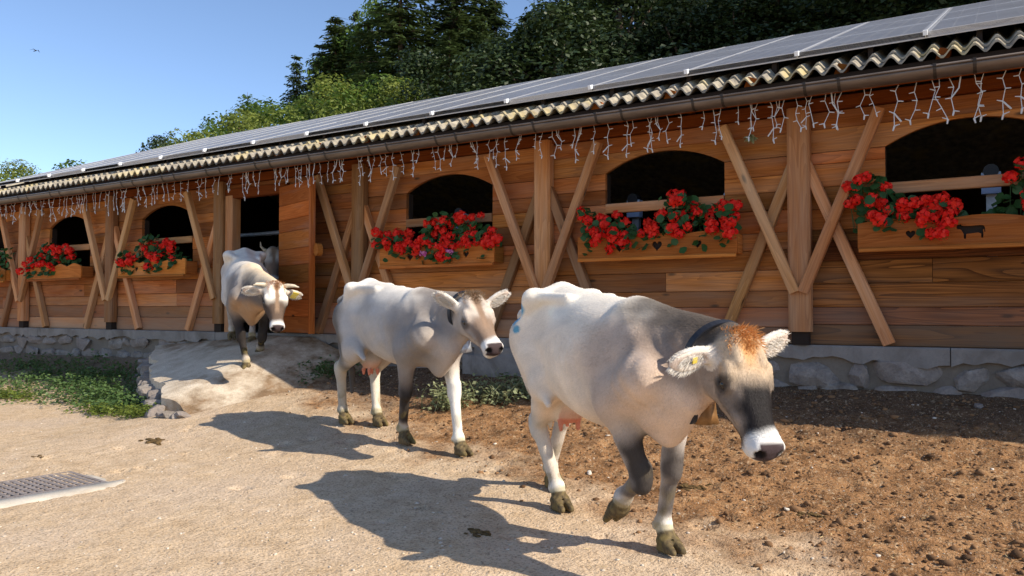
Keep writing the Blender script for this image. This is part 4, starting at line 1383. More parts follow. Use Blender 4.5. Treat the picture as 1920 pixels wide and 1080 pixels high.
        flow = np.where((q[:, 2] < .62)[:, None], np.array([-.25, 0, -1.0]), np.array([-.85, 0, -.55]))
        flow = np.where(on_head[:, None], a * .8 + s_ * np.sign(hq[:, 2:3]) * .5, flow)
        flow = flow + r.normal(size=(nh, 3)) * .28
        flow = unit(flow - nn * (flow * nn).sum(1, keepdims=True))
        keep = ~muz & (q[:, 2] > .14)
        q, nn, flow, ci = q[keep], nn[keep], flow[keep], k_[keep]; nh = len(q)
        L_ = r.uniform(.006, .014, nh)[:, None]; sd_ = np.cross(nn, flow); w_ = r.uniform(.0008, .0015, nh)[:, None]
        tip = q + flow * L_ + nn * L_ * r.uniform(.12, .34, (nh, 1))
        hv = np.stack([q - sd_ * w_, q + sd_ * w_, tip], 1).reshape(-1, 3)
        hm = mesh('coat_hair', hv, np.arange(nh * 3).reshape(-1, 3), M['coathair'])
        hc = c[Fc[ci, 0]] * r.uniform(.84, 1.12, (nh, 1))
        ha_ = hm.color_attributes.new('coat', 'FLOAT_COLOR', 'POINT')
        ha_.data.foreach_set('color', np.repeat(np.concatenate([np.clip(hc, 0, 1), np.ones((nh, 1))], 1), 3, 0).astype(np.float32).ravel())
        kid('coat_hair', hm)['kind'] = 'stuff'
    for s in (-1, 1):
        bm = bmesh.new(); bmesh.ops.create_uvsphere(bm, u_segments=16, v_segments=10, radius=.0245)
        em = bpy.data.meshes.new('eye'); bm.to_mesh(em); bm.free(); em.materials.append(M['eye']); em.transform(Matrix.Scale(hs_, 4))
        em.polygons.foreach_set('use_smooth', np.ones(len(em.polygons), dtype=bool))
        kid('eye', em).location = HL(.200, -.055, s * .102)
    # hair: poll tuft and ear fringes
    r = np.random.RandomState(seed + 40)
    if full:
        n = 1500
        q1 = np.clip(r.normal(size=n) * .036 + .022, -.035, .10); q2 = np.clip(r.normal(size=n) * .036, -.085, .085)
        base = np.stack([HL(x_, np.interp(x_, [-.05, 0, .06, .12], [.03, .058, .046, .040]) - (y_ / .1) ** 2 * .022 - .004, y_) for x_, y_ in zip(q1, q2)])
        dirs = u * (.75 - q1[:, None] * 5) + a * (.25 + q1[:, None] * 9) + s_ * q2[:, None] * 7
        v, f = hairs(base, dirs, H.get('tuft', .03) * (1.1 - q1 * 4), .0016, seed, .16, .1)
        kid('forelock', mesh('forelock', v, f, hair_mat(name + '_forelock', *H['tuftcol'])))
        for sd, (b0, e_d, e_n, e_b, ec, el) in ears.items():
            dn = 1 if e_b[2] < 0 else -1
            V_, F_ = [], []
            for (n, mode) in ((1100, 0), (500, 1), (700, 2)):
                t = r.uniform(-.95, .97, n); rad = np.sqrt(np.maximum(0, 1 - t ** 2)) * .052
                if mode == 0:      # long fringe of the lower edge
                    base = ec + (t * el * .98)[:, None] * e_d + (dn * rad)[:, None] * e_b + r.uniform(-.012, .012, n)[:, None] * e_n
                    dirs = e_d * .9 + e_b * dn * .5; L_ = .040 * (1.15 - .5 * np.abs(t))
                elif mode == 1:    # short upper edge
                    base = ec + (t * el * .98)[:, None] * e_d - (dn * rad)[:, None] * e_b + r.uniform(-.012, .012, n)[:, None] * e_n
                    dirs = e_d * 1.1 - e_b * dn * .22; L_ = .018
                else:              # hair inside the cup
                    base = ec + (t * el * .7 - .02)[:, None] * e_d + (r.uniform(-.7, .7, n) * rad)[:, None] * e_b + .010 * e_n
                    dirs = e_d * 1.0 + e_b * dn * .35 + e_n * .35; L_ = .036
                v, f = hairs(base, np.repeat(np.atleast_2d(dirs), n, 0) if np.ndim(dirs) == 1 else dirs, L_, .0013, seed + 7 + mode, .13, .15)
                b_ = sum(len(q) for q in V_); V_.append(v); F_ += [tuple(i_ + b_ for i_ in q) for q in f]
            kid('ear_hair', mesh('ear_hair', np.concatenate(V_), F_, hair_mat(name + '_ear_hair', tuple(.92 * q for q in H.get('ear', (.70, .64, .56))), (.80, .75, .67))))
    cow_parts = dict(root=root, HL=HL, a=a, u=u, s=s_, ears=ears, kid=kid, P0=P0)
    return cow_parts

def collar(cw, mat, rad_t=.11, w=.045, where=.16, bell=True, bellmat='bronze', bs=1.0, drop=.10, patches=False, sag=.05, thick=1.0):
    """strap round the neck with a bell under the throat"""
    P0, a, u, s_ = cw['P0'], cw['a'], cw['u'], cw['s']
    top = cw['neck_top']; bot = cw['neck_bot']
    mid = (top + bot) / 2; up = (top - bot) / 2; ha = np.linalg.norm(up); up = up / ha
    lat = V3(0, 1, 0); lat = lat - up * (lat @ up); lat /= np.linalg.norm(lat)
    nrm = np.cross(up, lat)
    n = 40; v = []; f = []
    for i in range(n):
        t = 2 * math.pi * i / n
        p = mid + up * math.cos(t) * ha * (1 + (sag if math.cos(t) < 0 else 0)) + lat * math.sin(t) * rad_t
        o_ = up * math.cos(t) / ha + lat * math.sin(t) / rad_t; o_ /= np.linalg.norm(o_)
        for (dw, do) in ((-w / 2, 0), (-w / 2, .008), (w / 2, .008), (w / 2, 0)):
            v.append(p + nrm * dw + o_ * do)
    for i in range(n):
        for k in range(4):
            f.append((i * 4 + k, i * 4 + (k + 1) % 4, ((i + 1) % n) * 4 + (k + 1) % 4, ((i + 1) % n) * 4 + k))
    co = cw['kid']('collar', mesh('collar', v, f, mat))
    lo = mid - up * ha * (1 + sag)
    if bell:
        down = np.array(cw['down'])
        h, r0, r1 = .13 * bs, .035 * bs, .058 * bs
        sd = lat; fd = np.cross(down, lat); fd /= np.linalg.norm(fd)
        prof = [(0, .4), (.0, 1), (.25, 1.25), (.7, 1.45), (1.0, 1.75), (1.0, 1.6), (.7, 1.3)]
        vv, ff = [], []; m = 20
        b0 = lo + down * .035
        for (hh, rr) in prof:
            for k in range(m):
                t = 2 * math.pi * k / m
                vv.append(b0 + down * hh * h + (sd * math.cos(t) * 1.0 + fd * math.sin(t) * .68) * rr * r0)
        for i in range(len(prof) - 1):
            for k in range(m): ff.append((i * m + k, i * m + (k + 1) % m, (i + 1) * m + (k + 1) % m, (i + 1) * m + k))
        ff.append(tuple(range(m)))
        be = cw['kid']('bell', mesh('bell', vv, ff, M[bellmat], True), co)
        mb = MB(); mb.tube([b0 + sd * .02, b0 - down * .035 + sd * .018, b0 - down * .035 - sd * .018, b0 - sd * .02], .006, 6)
        cw['kid']('bell_loop', mb.mesh('bell_loop', M['steel']), co)
    return co, lo, lat, up

def ear_tag(cw, sd, size, front=True, t=0.1):
    b0, ed, en, eb, c, el = cw['ears'][sd]
    p = c + ed * el * t + en * .016
    mb = MB()
    q = lambda x, y, z: tuple(p + ed * x + eb * y + en * z)
    w, h = size, size * 1.2
    for z0, z1 in ((0, .006),):
        vs = [q(-w / 2, -h / 2, z0), q(w / 2, -h / 2, z0), q(w / 2, h / 2, z0), q(-w / 2, h / 2, z0), q(-w / 2, -h / 2, z1), q(w / 2, -h / 2, z1), q(w / 2, h / 2, z1), q(-w / 2, h / 2, z1)]
        mb.add(vs, [(0, 3, 2, 1), (4, 5, 6, 7), (0, 1, 5, 4), (1, 2, 6, 5), (2, 3, 7, 6), (3, 0, 4, 7)])
    cw['kid']('ear_tag', mb.mesh('ear_tag', M['tagyellow']))

def w2l(p, loc, yaw, pitch=0.0):
    m = Matrix.Translation(loc) @ Euler((0, pitch, yaw)).to_matrix().to_4x4()
    return np.array(m.inverted() @ Vector(p))
def hy_l(az, yaw): return az - yaw

STY1 = dict(base=(.88, .745, .595), back=(.94, .86, .735), belly=(.80, .63, .48), thigh=(.72, .60, .48), thigh_w=.6, shoulder=(.50, .375, .295), shoulder_w=.85, brisket=(.84, .62, .45), neck=(.29, .215, .168), crest=(.075, .06, .048), udder=1.0,
    legs=dict(RF=((.46, .39, .335), (.034, .029, .027), (.60, .55, .49)), LF=((.62, .55, .49), (.10, .085, .077), (.78, .74, .66)), RH=((.68, .60, .50), None, (.82, .78, .70)), LH=((.60, .53, .45), None, (.78, .74, .66))),
    head=dict(cheek=(.38, .305, .25), forehead=(.60, .455, .31), blaze=(.66, .33, .105), bridge=(.018, .015, .015), eye=(.024, .019, .018), tuftcol=((.58, .25, .07), (.80, .46, .19)), tuft=.036, ear=(.80, .73, .64)),
    paint=[((-.635, -.235, 1.18), (-.55, -.245, 1.275), .058, (.04, .33, .55)), ((-.60, -.26, 1.12), (-.58, -.265, 1.13), .034, (.06, .33, .50))])
STY2 = dict(base=(.50, .46, .42), back=(.86, .795, .70), belly=(.62, .51, .41), thigh=(.12, .108, .10), thigh_w=.95, shoulder=(.27, .238, .215), shoulder_w=.9, brisket=(.70, .59, .49), neck=(.34, .30, .27), crest=(.30, .25, .21), udder=.72, bulk=.93,
    legs=dict(RF=((.22, .19, .17), (.034, .029, .026), (.58, .52, .43)), LF=((.82, .78, .71), None, (.76, .71, .60)), RH=((.56, .49, .39), None, (.52, .46, .37)), LH=((.70, .63, .52), None, (.74, .69, .58))),
    head=dict(cheek=(.52, .455, .40), forehead=(.62, .535, .45), blaze=(.33, .225, .145), bridge=(.28, .195, .14), stripe=(.30, .20, .135), eye=(.08, .066, .06), tuftcol=((.28, .18, .10), (.48, .34, .22)), tuft=.036, ear=(.78, .72, .64)))
STY3 = dict(base=(.64, .59, .54), back=(.80, .73, .63), belly=(.58, .46, .36), thigh=(.46, .41, .37), shoulder=(.15, .125, .112), shoulder_w=.8, brisket=(.48, .27, .12), neck=(.11, .09, .08), crest=(.78, .62, .43), udder=.9,
    legs=dict(RF=((.065, .054, .048), (.030, .025, .023), (.62, .53, .43)), LF=((.065, .054, .048), (.035, .03, .027), (.56, .48, .40)), RH=((.44, .39, .35), None, (.6, .55, .48)), LH=((.44, .39, .35), None, (.6, .55, .48))),
    head=dict(cheek=(.045, .037, .034), forehead=(.88, .81, .70), blaze=(.80, .71, .58), bridge=(.12, .082, .060), stripe=(.28, .185, .12), eye=(.045, .037, .034), tuftcol=((.42, .16, .04), (.62, .30, .11)), tuft=.03, ear=(.72, .63, .52)))

# ---- the leading cow
L1, Y1 = (-1.951, 4.157, .045), R(-36)
poll1 = w2l(at(1384, 636, 3.62), L1, Y1)
c1 = make_cow('cow', L1, Y1, dict(
    poll=poll1, hairs=150000, head_yaw=R(-3), head_pitch=R(60), head_roll=R(-3),
    RH=(-.46, -.03, .005), LH=(-.89, .13, .04), LF=(.446, .16, -.017),
    RF=(.30, -.16, .15), RFknee=(.535, -.06, .40), RFfet=(.36, -.06, .27), RFdir=(-.55, 0, -.75), RFtoe=(-.70, 0, -.55),
    earR=(.22, -.10, 1.0), earNR=(.75, .5, .1), earL=(-.35, .10, 1.0), earNL=(.8, .5, .1)), STY1, .0095,
    'large pale leading cow with orange forelock, lowered head and one lifted foreleg', seed=1)
def neck_ring(cw, f_top, f_bot):
    HLf = cw['HL']
    cw['neck_top'] = V3(.42, 0, 1.31) * (1 - f_top) + HLf(-.05, .035) * f_top
    cw['neck_bot'] = V3(.78, 0, .74) * (1 - f_bot) + HLf(.06, -.27) * f_bot
    cw['down'] = (0, 0, -1)
neck_ring(c1, .88, .90)
co, lo, lat, up = collar(c1, M['black'], .165, .032, drop=.1, bs=1.15, sag=.16)
ear_tag(c1, 'R', .024, t=-.05)
# brown keepers and the round end of the strap on its near side
for tt in (2.0, 2.45):
    t = -tt
    mid = (c1['neck_top'] + c1['neck_bot']) / 2; hh = np.linalg.norm(c1['neck_top'] - c1['neck_bot']) / 2
    p = mid + up * math.cos(t) * hh * (1.16 if math.cos(t) < 0 else 1) + lat * math.sin(t) * .172
    mb = MB(); mb.box((-.032, -.014, -.02), (.032, .014, .02))
    o = c1['kid']('strap_keeper', mb.mesh('strap_keeper', M['brown_leather']), co); o.location = p
    o.rotation_euler = (0, R(25), 0)
mb = MB()
pts = [mid + up * math.cos(-2.6) * hh * 1.16 + lat * math.sin(-2.6) * .17]
pts += [pts[0] + V3(.01, -.01, -.07), pts[0] + V3(.012, -.012, -.12)]
for i_ in range(2):
    pass
mb.tube(pts, [.02, .022, .022], 8)
for k in range(1):
    cdisc = pts[-1] + V3(0, 0, -.035)
    n = 16
    vv = [cdisc + V3(.040 * math.cos(2 * math.pi * i / n), -.012, .048 * math.sin(2 * math.pi * i / n)) for i in range(n)] + [cdisc + V3(.040 * math.cos(2 * math.pi * i / n), .008, .048 * math.sin(2 * math.pi * i / n)) for i in range(n)]
    mb.add(vv, [tuple(range(n)), tuple(range(2 * n - 1, n - 1, -1))] + [(i + n, (i + 1) % n + n, (i + 1) % n, i) for i in range(n)])
c1['kid']('strap_end', mb.mesh('strap_end', M['black']), co)

# ---- the second cow
L2, Y2 = (-4.545, 5.45, .165), R(-20)
poll2 = w2l(at(884, 562, 6.25), L2, Y2)
c2 = make_cow('cow', L2, Y2, dict(
    poll=poll2, hairs=90000, head_yaw=R(-8), head_pitch=R(40), head_roll=R(4),
    RH=(-.82, -.08, .045), LH=(-.48, .10, .045), RF=(.25, -.05, -.007), LF=(.89, .09, -.028),
    earR=(-.35, .55, .9), earNR=(.7, -.1, .6), earL=(-.1, .62, .85), earNL=(.9, .2, .3)), STY2, .011,
    'grey second cow in the middle with head raised, hornless, thin collar and bell', seed=2)
neck_ring(c2, .88, .97)
collar(c2, M['black'], .150, .036, bs=1.0, bellmat='steel', sag=.02)

# ---- the third cow, coming down the ramp out of the door
L3, Y3, Pt3 = (-8.40, 7.02, .645), R(-35), R(9)
poll3 = w2l(at(516, 536, 9.0), L3, Y3, Pt3)
c3 = make_cow('cow', L3, Y3, dict(
    poll=poll3, hairs=40000, head_yaw=R(2), head_pitch=R(52), head_roll=R(-5),
    RH=(-.75, -.12, .13), LH=(-.45, .12, .11), RF=(.80, -.06, .035), LF=(.34, .13, .10), LFknee=(.58, .14, .42), LFfet=(.40, .14, .26), LFdir=(-.4, 0, -.85), LFtoe=(-.8, 0, -.4),
    earR=(-.15, -.25, 1.0), earNR=(.8, .4, 0), earL=(.0, -.35, 1.0), earNL=(.9, .3, 0)), STY3, .0125,
    'horned dark-necked cow stepping down the ramp from the open door', pitch=Pt3, seed=3)
for s in (-1, 1):
    HLf = c3['HL']; mb = MB()
    mb.tube([HLf(.0, -.01, s * .07), HLf(-.01, .0, s * .13), HLf(.0, .02, s * .19), HLf(.03, .045, s * .235)], [.030, .026, .019, .006], 10, 0)
    c3['kid']('horn', mb.mesh('horn', M['horn'], True))
    mb = MB(); mb.tube([HLf(.012, .03, s * .212), HLf(.033, .048, s * .240)], [.0145, .004], 10)
    c3['kid']('horn_tip', mb.mesh('horn_tip', M['black'], True))
ear_tag(c3, 'L', .075, t=.1)

# ---- a fourth cow still inside
L4, Y4 = (-9.92, 8.91, .93), R(-45)
c4 = make_cow('cow', L4, Y4, dict(
    poll=(1.12, 0, 1.25), head_yaw=R(8), head_pitch=R(58), RH=(-.6, -.12, 0), LH=(-.6, .12, 0), RF=(.55, -.12, 0), LF=(.55, .12, 0)), STY2, .018,
    'grey horned cow waiting in the dark behind the doorway', full=False, seed=4)
for s in (-1, 1):
    HLf = c4['HL']; mb = MB()
    mb.tube([HLf(.0, -.01, s * .07), HLf(-.01, .0, s * .12), HLf(-.04, .04, s * .16), HLf(-.08, .10, s * .17)], [.028, .024, .017, .005], 8)
    c4['kid']('horn', mb.mesh('horn', M['horn'], True))
# ------------------------------------------------------------------ flower boxes under the windows
def heart(cx, cz, s):
    pts = []
    for k in range(22):
        t = 2 * math.pi * k / 22
        pts.append((cx + s * .5 * 16 * math.sin(t) ** 3 / 16, cz + s * .5 * (13 * math.cos(t) - 5 * math.cos(2 * t) - 2 * math.cos(3 * t) - math.cos(4 * t)) / 15))
    return pts
def cow_sil(cx, cz, s):
    q = [(-1.0, .33), (-.93, .52), (-.80, .50), (-.74, .60), (-.66, .47), (-.52, .42), (.0, .40), (.62, .43), (.80, .40), (.90, .25), (.93, -.10), (.86, -.12), (.84, .12), (.78, .05), (.80, -.20), (.78, -.55), (.66, -.55), (.64, -.22), (.45, -.14), (-.18, -.20), (-.34, -.22), (-.36, -.58), (-.50, -.58), (-.52, -.20), (-.62, .02), (-.74, .16), (-.94, .18)]
    return [(cx + x * s, cz + z * s) for x, z in q]
BL, BH, BD = 1.66, .19, .22
def scallop(kind, n=60):
    out = []
    for k in range(n + 1):
        x = -BL / 2 + BL * k / n; q = k / n
        if kind == 0: h = .035 * abs(math.sin(q * math.pi * 3)) ** .8 + (.03 if q > .95 or q < .05 else 0)
        elif kind == 1: h = .05 * abs(math.sin(q * math.pi * 2.5 + .3)) ** .7
        else: h = .06 * (1 - abs((q * 4) % 1 - .5) * 2) ** .8
        out.append((x, BH + h))
    return out
def planter(cx, kind, hearts, cow=None, label=''):
    e = empty('planter_box', (cx, WALL - .17, 1.83), label, 'planter box', 'wooden flower boxes on the barn wall')
    yf = WALL - .17 - BD / 2
    lo = [[(-BL / 2, 0), (BL / 2, 0)] + scallop(kind)[::-1]]
    for hx, hs in hearts: lo.append(heart(hx, .105, hs))
    if cow is not None: lo.append(cow_sil(cow, .108, .105))
    me = flat_shape('front_board', lo, .024, M['box'])
    ob('front_board', me, e, (cx, yf, 1.83))
    timber('bottom_board', BL - .04, BD - .03, .022, M['box'], e, (cx, yf + BD / 2, 1.845))
    timber('lower_moulding', BL - .02, .03, .035, M['box'], e, (cx, yf - .022, 1.812))
    timber('back_board', BL - .04, .02, BH - .02, M['box'], e, (cx, yf + BD - .02, 1.83 + BH / 2))
    for s in (-1, 1):
        timber('end_board', BD - .03, .024, BH, M['box'], e, (cx + s * (BL / 2 - .02), yf + BD / 2, 1.83 + BH / 2 + .002), (0, 0, R(90)))
    soil = MB(); soil.box((cx - BL / 2 + .05, yf + .02, 1.86), (cx + BL / 2 - .05, yf + BD - .035, 1.985)); soil.build('soil', M['inside'], e)
    return e

def disc_leaves(cen, nrm, rad, seed, k=6):
    r = np.random.RandomState(seed)
    t = unit(np.cross(nrm, r.normal(size=nrm.shape))); b = np.cross(nrm, t)
    vs = []
    for i in range(k):
        a = 2 * math.pi * i / k
        rr = rad * r.uniform(.85, 1.1, len(rad)); lift = (rad * .18 * (1 if i % 2 else -.3))
        vs.append(cen + (t * math.cos(a) + b * math.sin(a)) * rr[:, None] + nrm * lift[:, None])
    v = np.stack(vs, 1).reshape(-1, 3)
    return v, np.arange(len(v)).reshape(-1, k)

def flower_head(seed, mat, R0=.052, n=34):
    r = np.random.RandomState(seed)
    d = unit(r.normal(size=(n, 3)) * (1, 1, .8) + np.array([0, -.5, .25]))
    c = d * (R0 * r.uniform(.55, 1.0, n))[:, None]
    v, f = disc_leaves(c, unit(d + r.normal(size=(n, 3)) * .35), R0 * r.uniform(.26, .42, n), seed, 5)
    return mesh('flower_head', v, f, mat)
FH = [flower_head(i, M['red'], .054 + .007 * (i % 3), 36 + 6 * (i % 3)) for i in range(6)]
PH = [flower_head(20 + i, M['pink'], .05, 26) for i in range(2)]

def geranium(cx, n, seed, label, spread=(-.80, .80), gaps=(), zmax=2.44, hang=.12):
    r = np.random.RandomState(seed)
    y0 = WALL - .17
    e = empty('geranium', (cx, y0, 1.985), label, 'geranium', 'red geraniums in the window boxes')
    N = 430
    t = r.uniform(spread[0], spread[1], N)
    prof = .22 + .13 * np.sin(t * 5.1 + seed) + .07 * np.sin(t * 11 + seed * 2)
    h = r.uniform(0, 1, N) ** .8 * prof * 1.25
    y = y0 + r.normal(size=N) * .085 - .03
    low = r.uniform(size=N) < hang
    z = 1.985 + h
    z = np.where(low, 1.985 - r.uniform(0, .12, N), z); y = np.where(low, y0 - BD / 2 - r.uniform(.02, .08, N), y)
    for (g0, g1) in gaps: y = np.where((t > g0 - .03) & (t < g1 + .03) & (z < 2.12), y0 + .03 + .03 * r.uniform(size=N), y)
    C = np.stack([cx + t, y, z], 1)
    Nn = unit(np.stack([r.normal(size=N) * .5, -.7 + r.normal(size=N) * .5, .7 + r.normal(size=N) * .4], 1))
    v, f = disc_leaves(C, Nn, r.uniform(.028, .052, N), seed, 7)
    ob('foliage', mesh('foliage', v, f, M['gerleaf']), e)
    st_ = MB(); heads = []
    tries = 0
    while len(heads) < n and tries < 900:
        tries += 1
        if r.uniform() < .55 and heads:
            q = heads[r.randint(len(heads))]; t0 = q[0] + r.normal() * .09; z0 = q[2] + r.normal() * .06
        else:
            t0 = r.uniform(spread[0] - .06, spread[1] + .06)
            p0 = .22 + .13 * math.sin(t0 * 5.1 + seed) + .07 * math.sin(t0 * 11 + seed * 2)
            z0 = 2.0 + p0 * r.uniform(.15, 1.45)
        if any(a < t0 < b and z0 < 2.15 for a, b in gaps): continue
        if z0 > zmax or z0 < 1.86 or abs(t0) > .93: continue
        yy = y0 - .10 - r.uniform(0, .12) if z0 < 2.12 else y0 - r.uniform(0, .14)
        if all((t0 - a) ** 2 + (z0 - c_) ** 2 > .055 ** 2 for a, b, c_ in heads): heads.append((t0, yy, z0))
    for i, (t0, yy, z0) in enumerate(heads):
        s = r.uniform(.75, 1.12)
        ob('flower_head', FH[i % 6], e, (cx + t0, yy, z0), (r.uniform(-.3, .3), r.uniform(-.4, .4), r.uniform(-.5, .5)), s)
        st_.tube([(cx + t0 * .96, y0, 2.0), (cx + t0 * .99, (yy + y0) / 2, max(2.02, z0 - .06)), (cx + t0, yy, z0)], .0028, 4, cap=False)
    st_.build('stems', M['gerleaf'], e)['kind'] = 'stuff'
    return e

H3 = [(-.36, .10), (.04, .105), (.45, .08)]
WIN = [(-.18, 1, [(-.42, .075)], .02, 'cow'), (-2.88, 0, H3, None, 'hearts'), (-5.58, 1, H3, None, ''), (-10.98, 0, H3, None, ''), (-13.68, 2, [], None, ''), (-16.1, 2, [], None, '')]
PL_ = ['flower box with a cow cutout at the right edge of the picture', 'flower box with heart cutouts under the second window from the right', 'flower box with pink petunias under the window right of the door',
       'flower box under the window just left of the door', 'notched flower box under the second window left of the door', 'flower box cut off by the left edge of the picture']
GL_ = ['red geraniums above the box with the cow cutout', 'red geraniums above the box with heart cutouts', 'dense red geraniums growing with pink petunias right of the door',
       'red geraniums in three clusters just left of the door', 'red geraniums massed at the left half of the notched box', 'red geraniums at the left edge of the picture']
for i, (cx, kind, hs, cow_, _) in enumerate(WIN):
    planter(cx, kind, hs, cow_, PL_[i])
geranium(-.18, 56, 5, GL_[0], (-.86, .80), [(-.12, .30)], 2.50, .02)
geranium(-2.88, 52, 6, GL_[1], (-.80, .80), [], 2.44, .05)
geranium(-5.58, 62, 7, GL_[2], (-.84, .80), [], 2.38, .04)
geranium(-10.98, 30, 8, GL_[3], (-.74, .62), [(-.35, -.14), (.32, .45)], 2.38, .10)
geranium(-13.68, 40, 9, GL_[4], (-.80, .55), [(.10, .7)], 2.38, .06)
geranium(-16.1, 10, 10, GL_[5], (-.6, .8), [], 2.3, .10)
pe = empty('petunia', (-5.45, WALL - .30, 1.93), 'pink petunias hanging over the box right of the door', 'petunia')
r = np.random.RandomState(3)
for i, (x, z) in enumerate(((-5.70, 1.955), (-5.40, 1.985), (-5.33, 1.955))):
    ob('flower_head', PH[i % 2], pe, (x, WALL - .34, z), (0, 0, i), .95)
N = 70; C = np.stack([-5.45 + r.normal(size=N) * .12, WALL - .31 + r.normal(size=N) * .02, 1.93 + r.normal(size=N) * .045], 1)
v, f = disc_leaves(C, unit(r.normal(size=(N, 3)) * .4 + np.array([0, -1, .4])), r.uniform(.02, .035, N), 3, 6)
ob('foliage', mesh('foliage', v, f, M['gerleaf']), pe)

# ------------------------------------------------------------------ icicle light string under the gutter
ls = empty('light_string', (-7.5, 7.12, 3.13), 'white icicle light string hanging along the whole barn eave', 'light string')
r = random.Random(77)
mb = MB(); X = -16.3; pts = []
while X < .9: pts.append((X, 7.095 + r.uniform(-.006, .006), 3.162 + r.uniform(-.006, .006))); X += .12
mb.tube(pts, .006, 5); mb.build('cord', M['cord'], ls)
def strand(seed):
    q = random.Random(seed); m = MB()
    n = q.choice((2, 3, 3, 4, 4, 5)); p = Vector((0, 0, 0)); pts = [p.copy()]
    sx = q.choice((-1, 1))
    for i in range(n):
        p = p + Vector((sx * q.uniform(.004, .032), q.uniform(-.012, .012), -q.uniform(.055, .085))); sx = -sx if q.random() < .75 else sx
        pts.append(p.copy())
        if i < n:
            d = Vector((q.choice((-1, 1)) * .030, q.uniform(-.01, .01), q.uniform(-.012, .014)))
            m.tube([p, p + d], [.0042, .0028], 5)
    m.tube(pts, .0026, 5); m.tube([pts[-1], pts[-1] + Vector((sx * .006, 0, -.03))], [.0062, .0046], 6)
    if q.random() < .4 and n > 2:
        p2 = pts[2]; m.tube([p2, p2 + Vector((-sx * .04, 0, .06)), p2 + Vector((-sx * .05, 0, pts[0].z - p2.z))], .0042, 5)
    if q.random() < .35 and n > 3:
        p2 = pts[3]; m.tube([p2, p2 + Vector((-sx * .045, 0, -.05))], [.0046, .0055], 5)
    return m.mesh('strand', M['cord'])
SM = [strand(i) for i in range(16)]
X = -16.2
while X < .85:
    o = ob('strand', SM[r.randrange(16)], ls, (X, 7.10 + r.uniform(-.01, .02), 3.16), (r.uniform(-.1, .1), r.uniform(-.1, .1), r.choice((0, math.pi)) + r.uniform(-.6, .6)), r.uniform(.95, 1.35))
    X += r.uniform(.05, .11) if r.random() < .6 else r.uniform(.12, .22)

# dried bunch tied under the eave
p = at(1407, 251, 7.4)
db = empty('dried_bunch', p, 'small dried grey green bunch tied under the eave among the lights', 'bunch')
rr = np.random.RandomState(5); N = 60
d = unit(rr.normal(size=(N, 3)) * (.55, .55, .25) + np.array([0, 0, -1]))
v, f = quads(np.array(p) + d * rr.uniform(.02, .08, N)[:, None], unit(rr.normal(size=(N, 3))), d, rr.uniform(.012, .024, N), rr.uniform(.04, .06, N))
ob('sprigs', mesh('sprigs', v, f, M['weeddry']), db)
mb = MB(); mb.tube([tuple(p), tuple(p + Vector((0, 0, .13)))], .003, 5); mb.build('tie', M['cord'], db)

# ------------------------------------------------------------------ ground litter
def ico():
    bm = bmesh.new(); bmesh.ops.create_icosphere(bm, subdivisions=1, radius=1)
    v = np.array([q.co for q in bm.verts]); f = np.array([[q.index for q in p.verts] for p in bm.faces]); bm.free(); return v, f
IV, IF = ico()
def scatter_rocks(name, xs, ys, size, mat, seed, flat=.6, label=None, cat=None):
    r = np.random.RandomState(seed); n = len(xs)
    zs = gz(xs, ys) + gfine(xs, ys)
    V = IV[None] * (1 + r.uniform(-.3, .3, (n, len(IV), 1)))
    a = r.uniform(0, 6.28, n); ca, sa = np.cos(a)[:, None], np.sin(a)[:, None]
    sx, sy, sz = size * r.uniform(.8, 1.5, n), size * r.uniform(.7, 1.1, n), size * flat * r.uniform(.6, 1.2, n)
    X, Y, Z = V[..., 0] * sx[:, None], V[..., 1] * sy[:, None], V[..., 2] * sz[:, None]
    P = np.stack([X * ca - Y * sa + xs[:, None], X * sa + Y * ca + ys[:, None], Z + (zs + sz * .25)[:, None]], -1).reshape(-1, 3)
    Fq = (IF[None] + (np.arange(n) * len(IV))[:, None, None]).reshape(-1, 3)
    o = ob(name, mesh(name, P, Fq, mat)); return tag(o, label, cat, kind='stuff')
def pebble_mat(name, c1, c2):
    t = NT(name, .9, .2); g_ = t.new('ShaderNodeNewGeometry').outputs['Random Per Island']
    t.col(t.mix(g_, c1, c2)); t.bump(t.noise(t.pos(), 120, 3, .6), .5, .004); return t.m
r = np.random.RandomState(30)
def sample(n, f):
    X = r.uniform(-11, 1.2, n * 6); Y = r.uniform(1.9, 7.5, n * 6); k = r.uniform(size=n * 6) < f(X, Y)
    return X[k][:n], Y[k][:n]
soilm = lambda X, Y: sstep(-.5, 1.1, Y - (3.75 - .40 * X))
near = lambda X, Y: np.clip(5.0 / np.maximum(np.hypot(X, Y), 1), 0, 1) ** 1.2
X, Y = sample(8500, lambda X, Y: soilm(X, Y) * near(X, Y))
scatter_rocks('soil_clods', X, Y, r.lognormal(-5.1, .6, len(X)).clip(.003, .036), pebble_mat('clods', (.075, .040, .020), (.30, .165, .08)), 1, .7, 'loose brown clods of trodden soil', 'soil')
X, Y = sample(2200, lambda X, Y: (1 - soilm(X, Y) * .6) * near(X, Y))
scatter_rocks('gravel', X, Y, r.lognormal(-5.15, .45, len(X)).clip(.003, .017), pebble_mat('gravel_stone', (.28, .21, .15), (.66, .58, .48)), 2, .6, 'small pale gravel strewn over the yard', 'gravel')
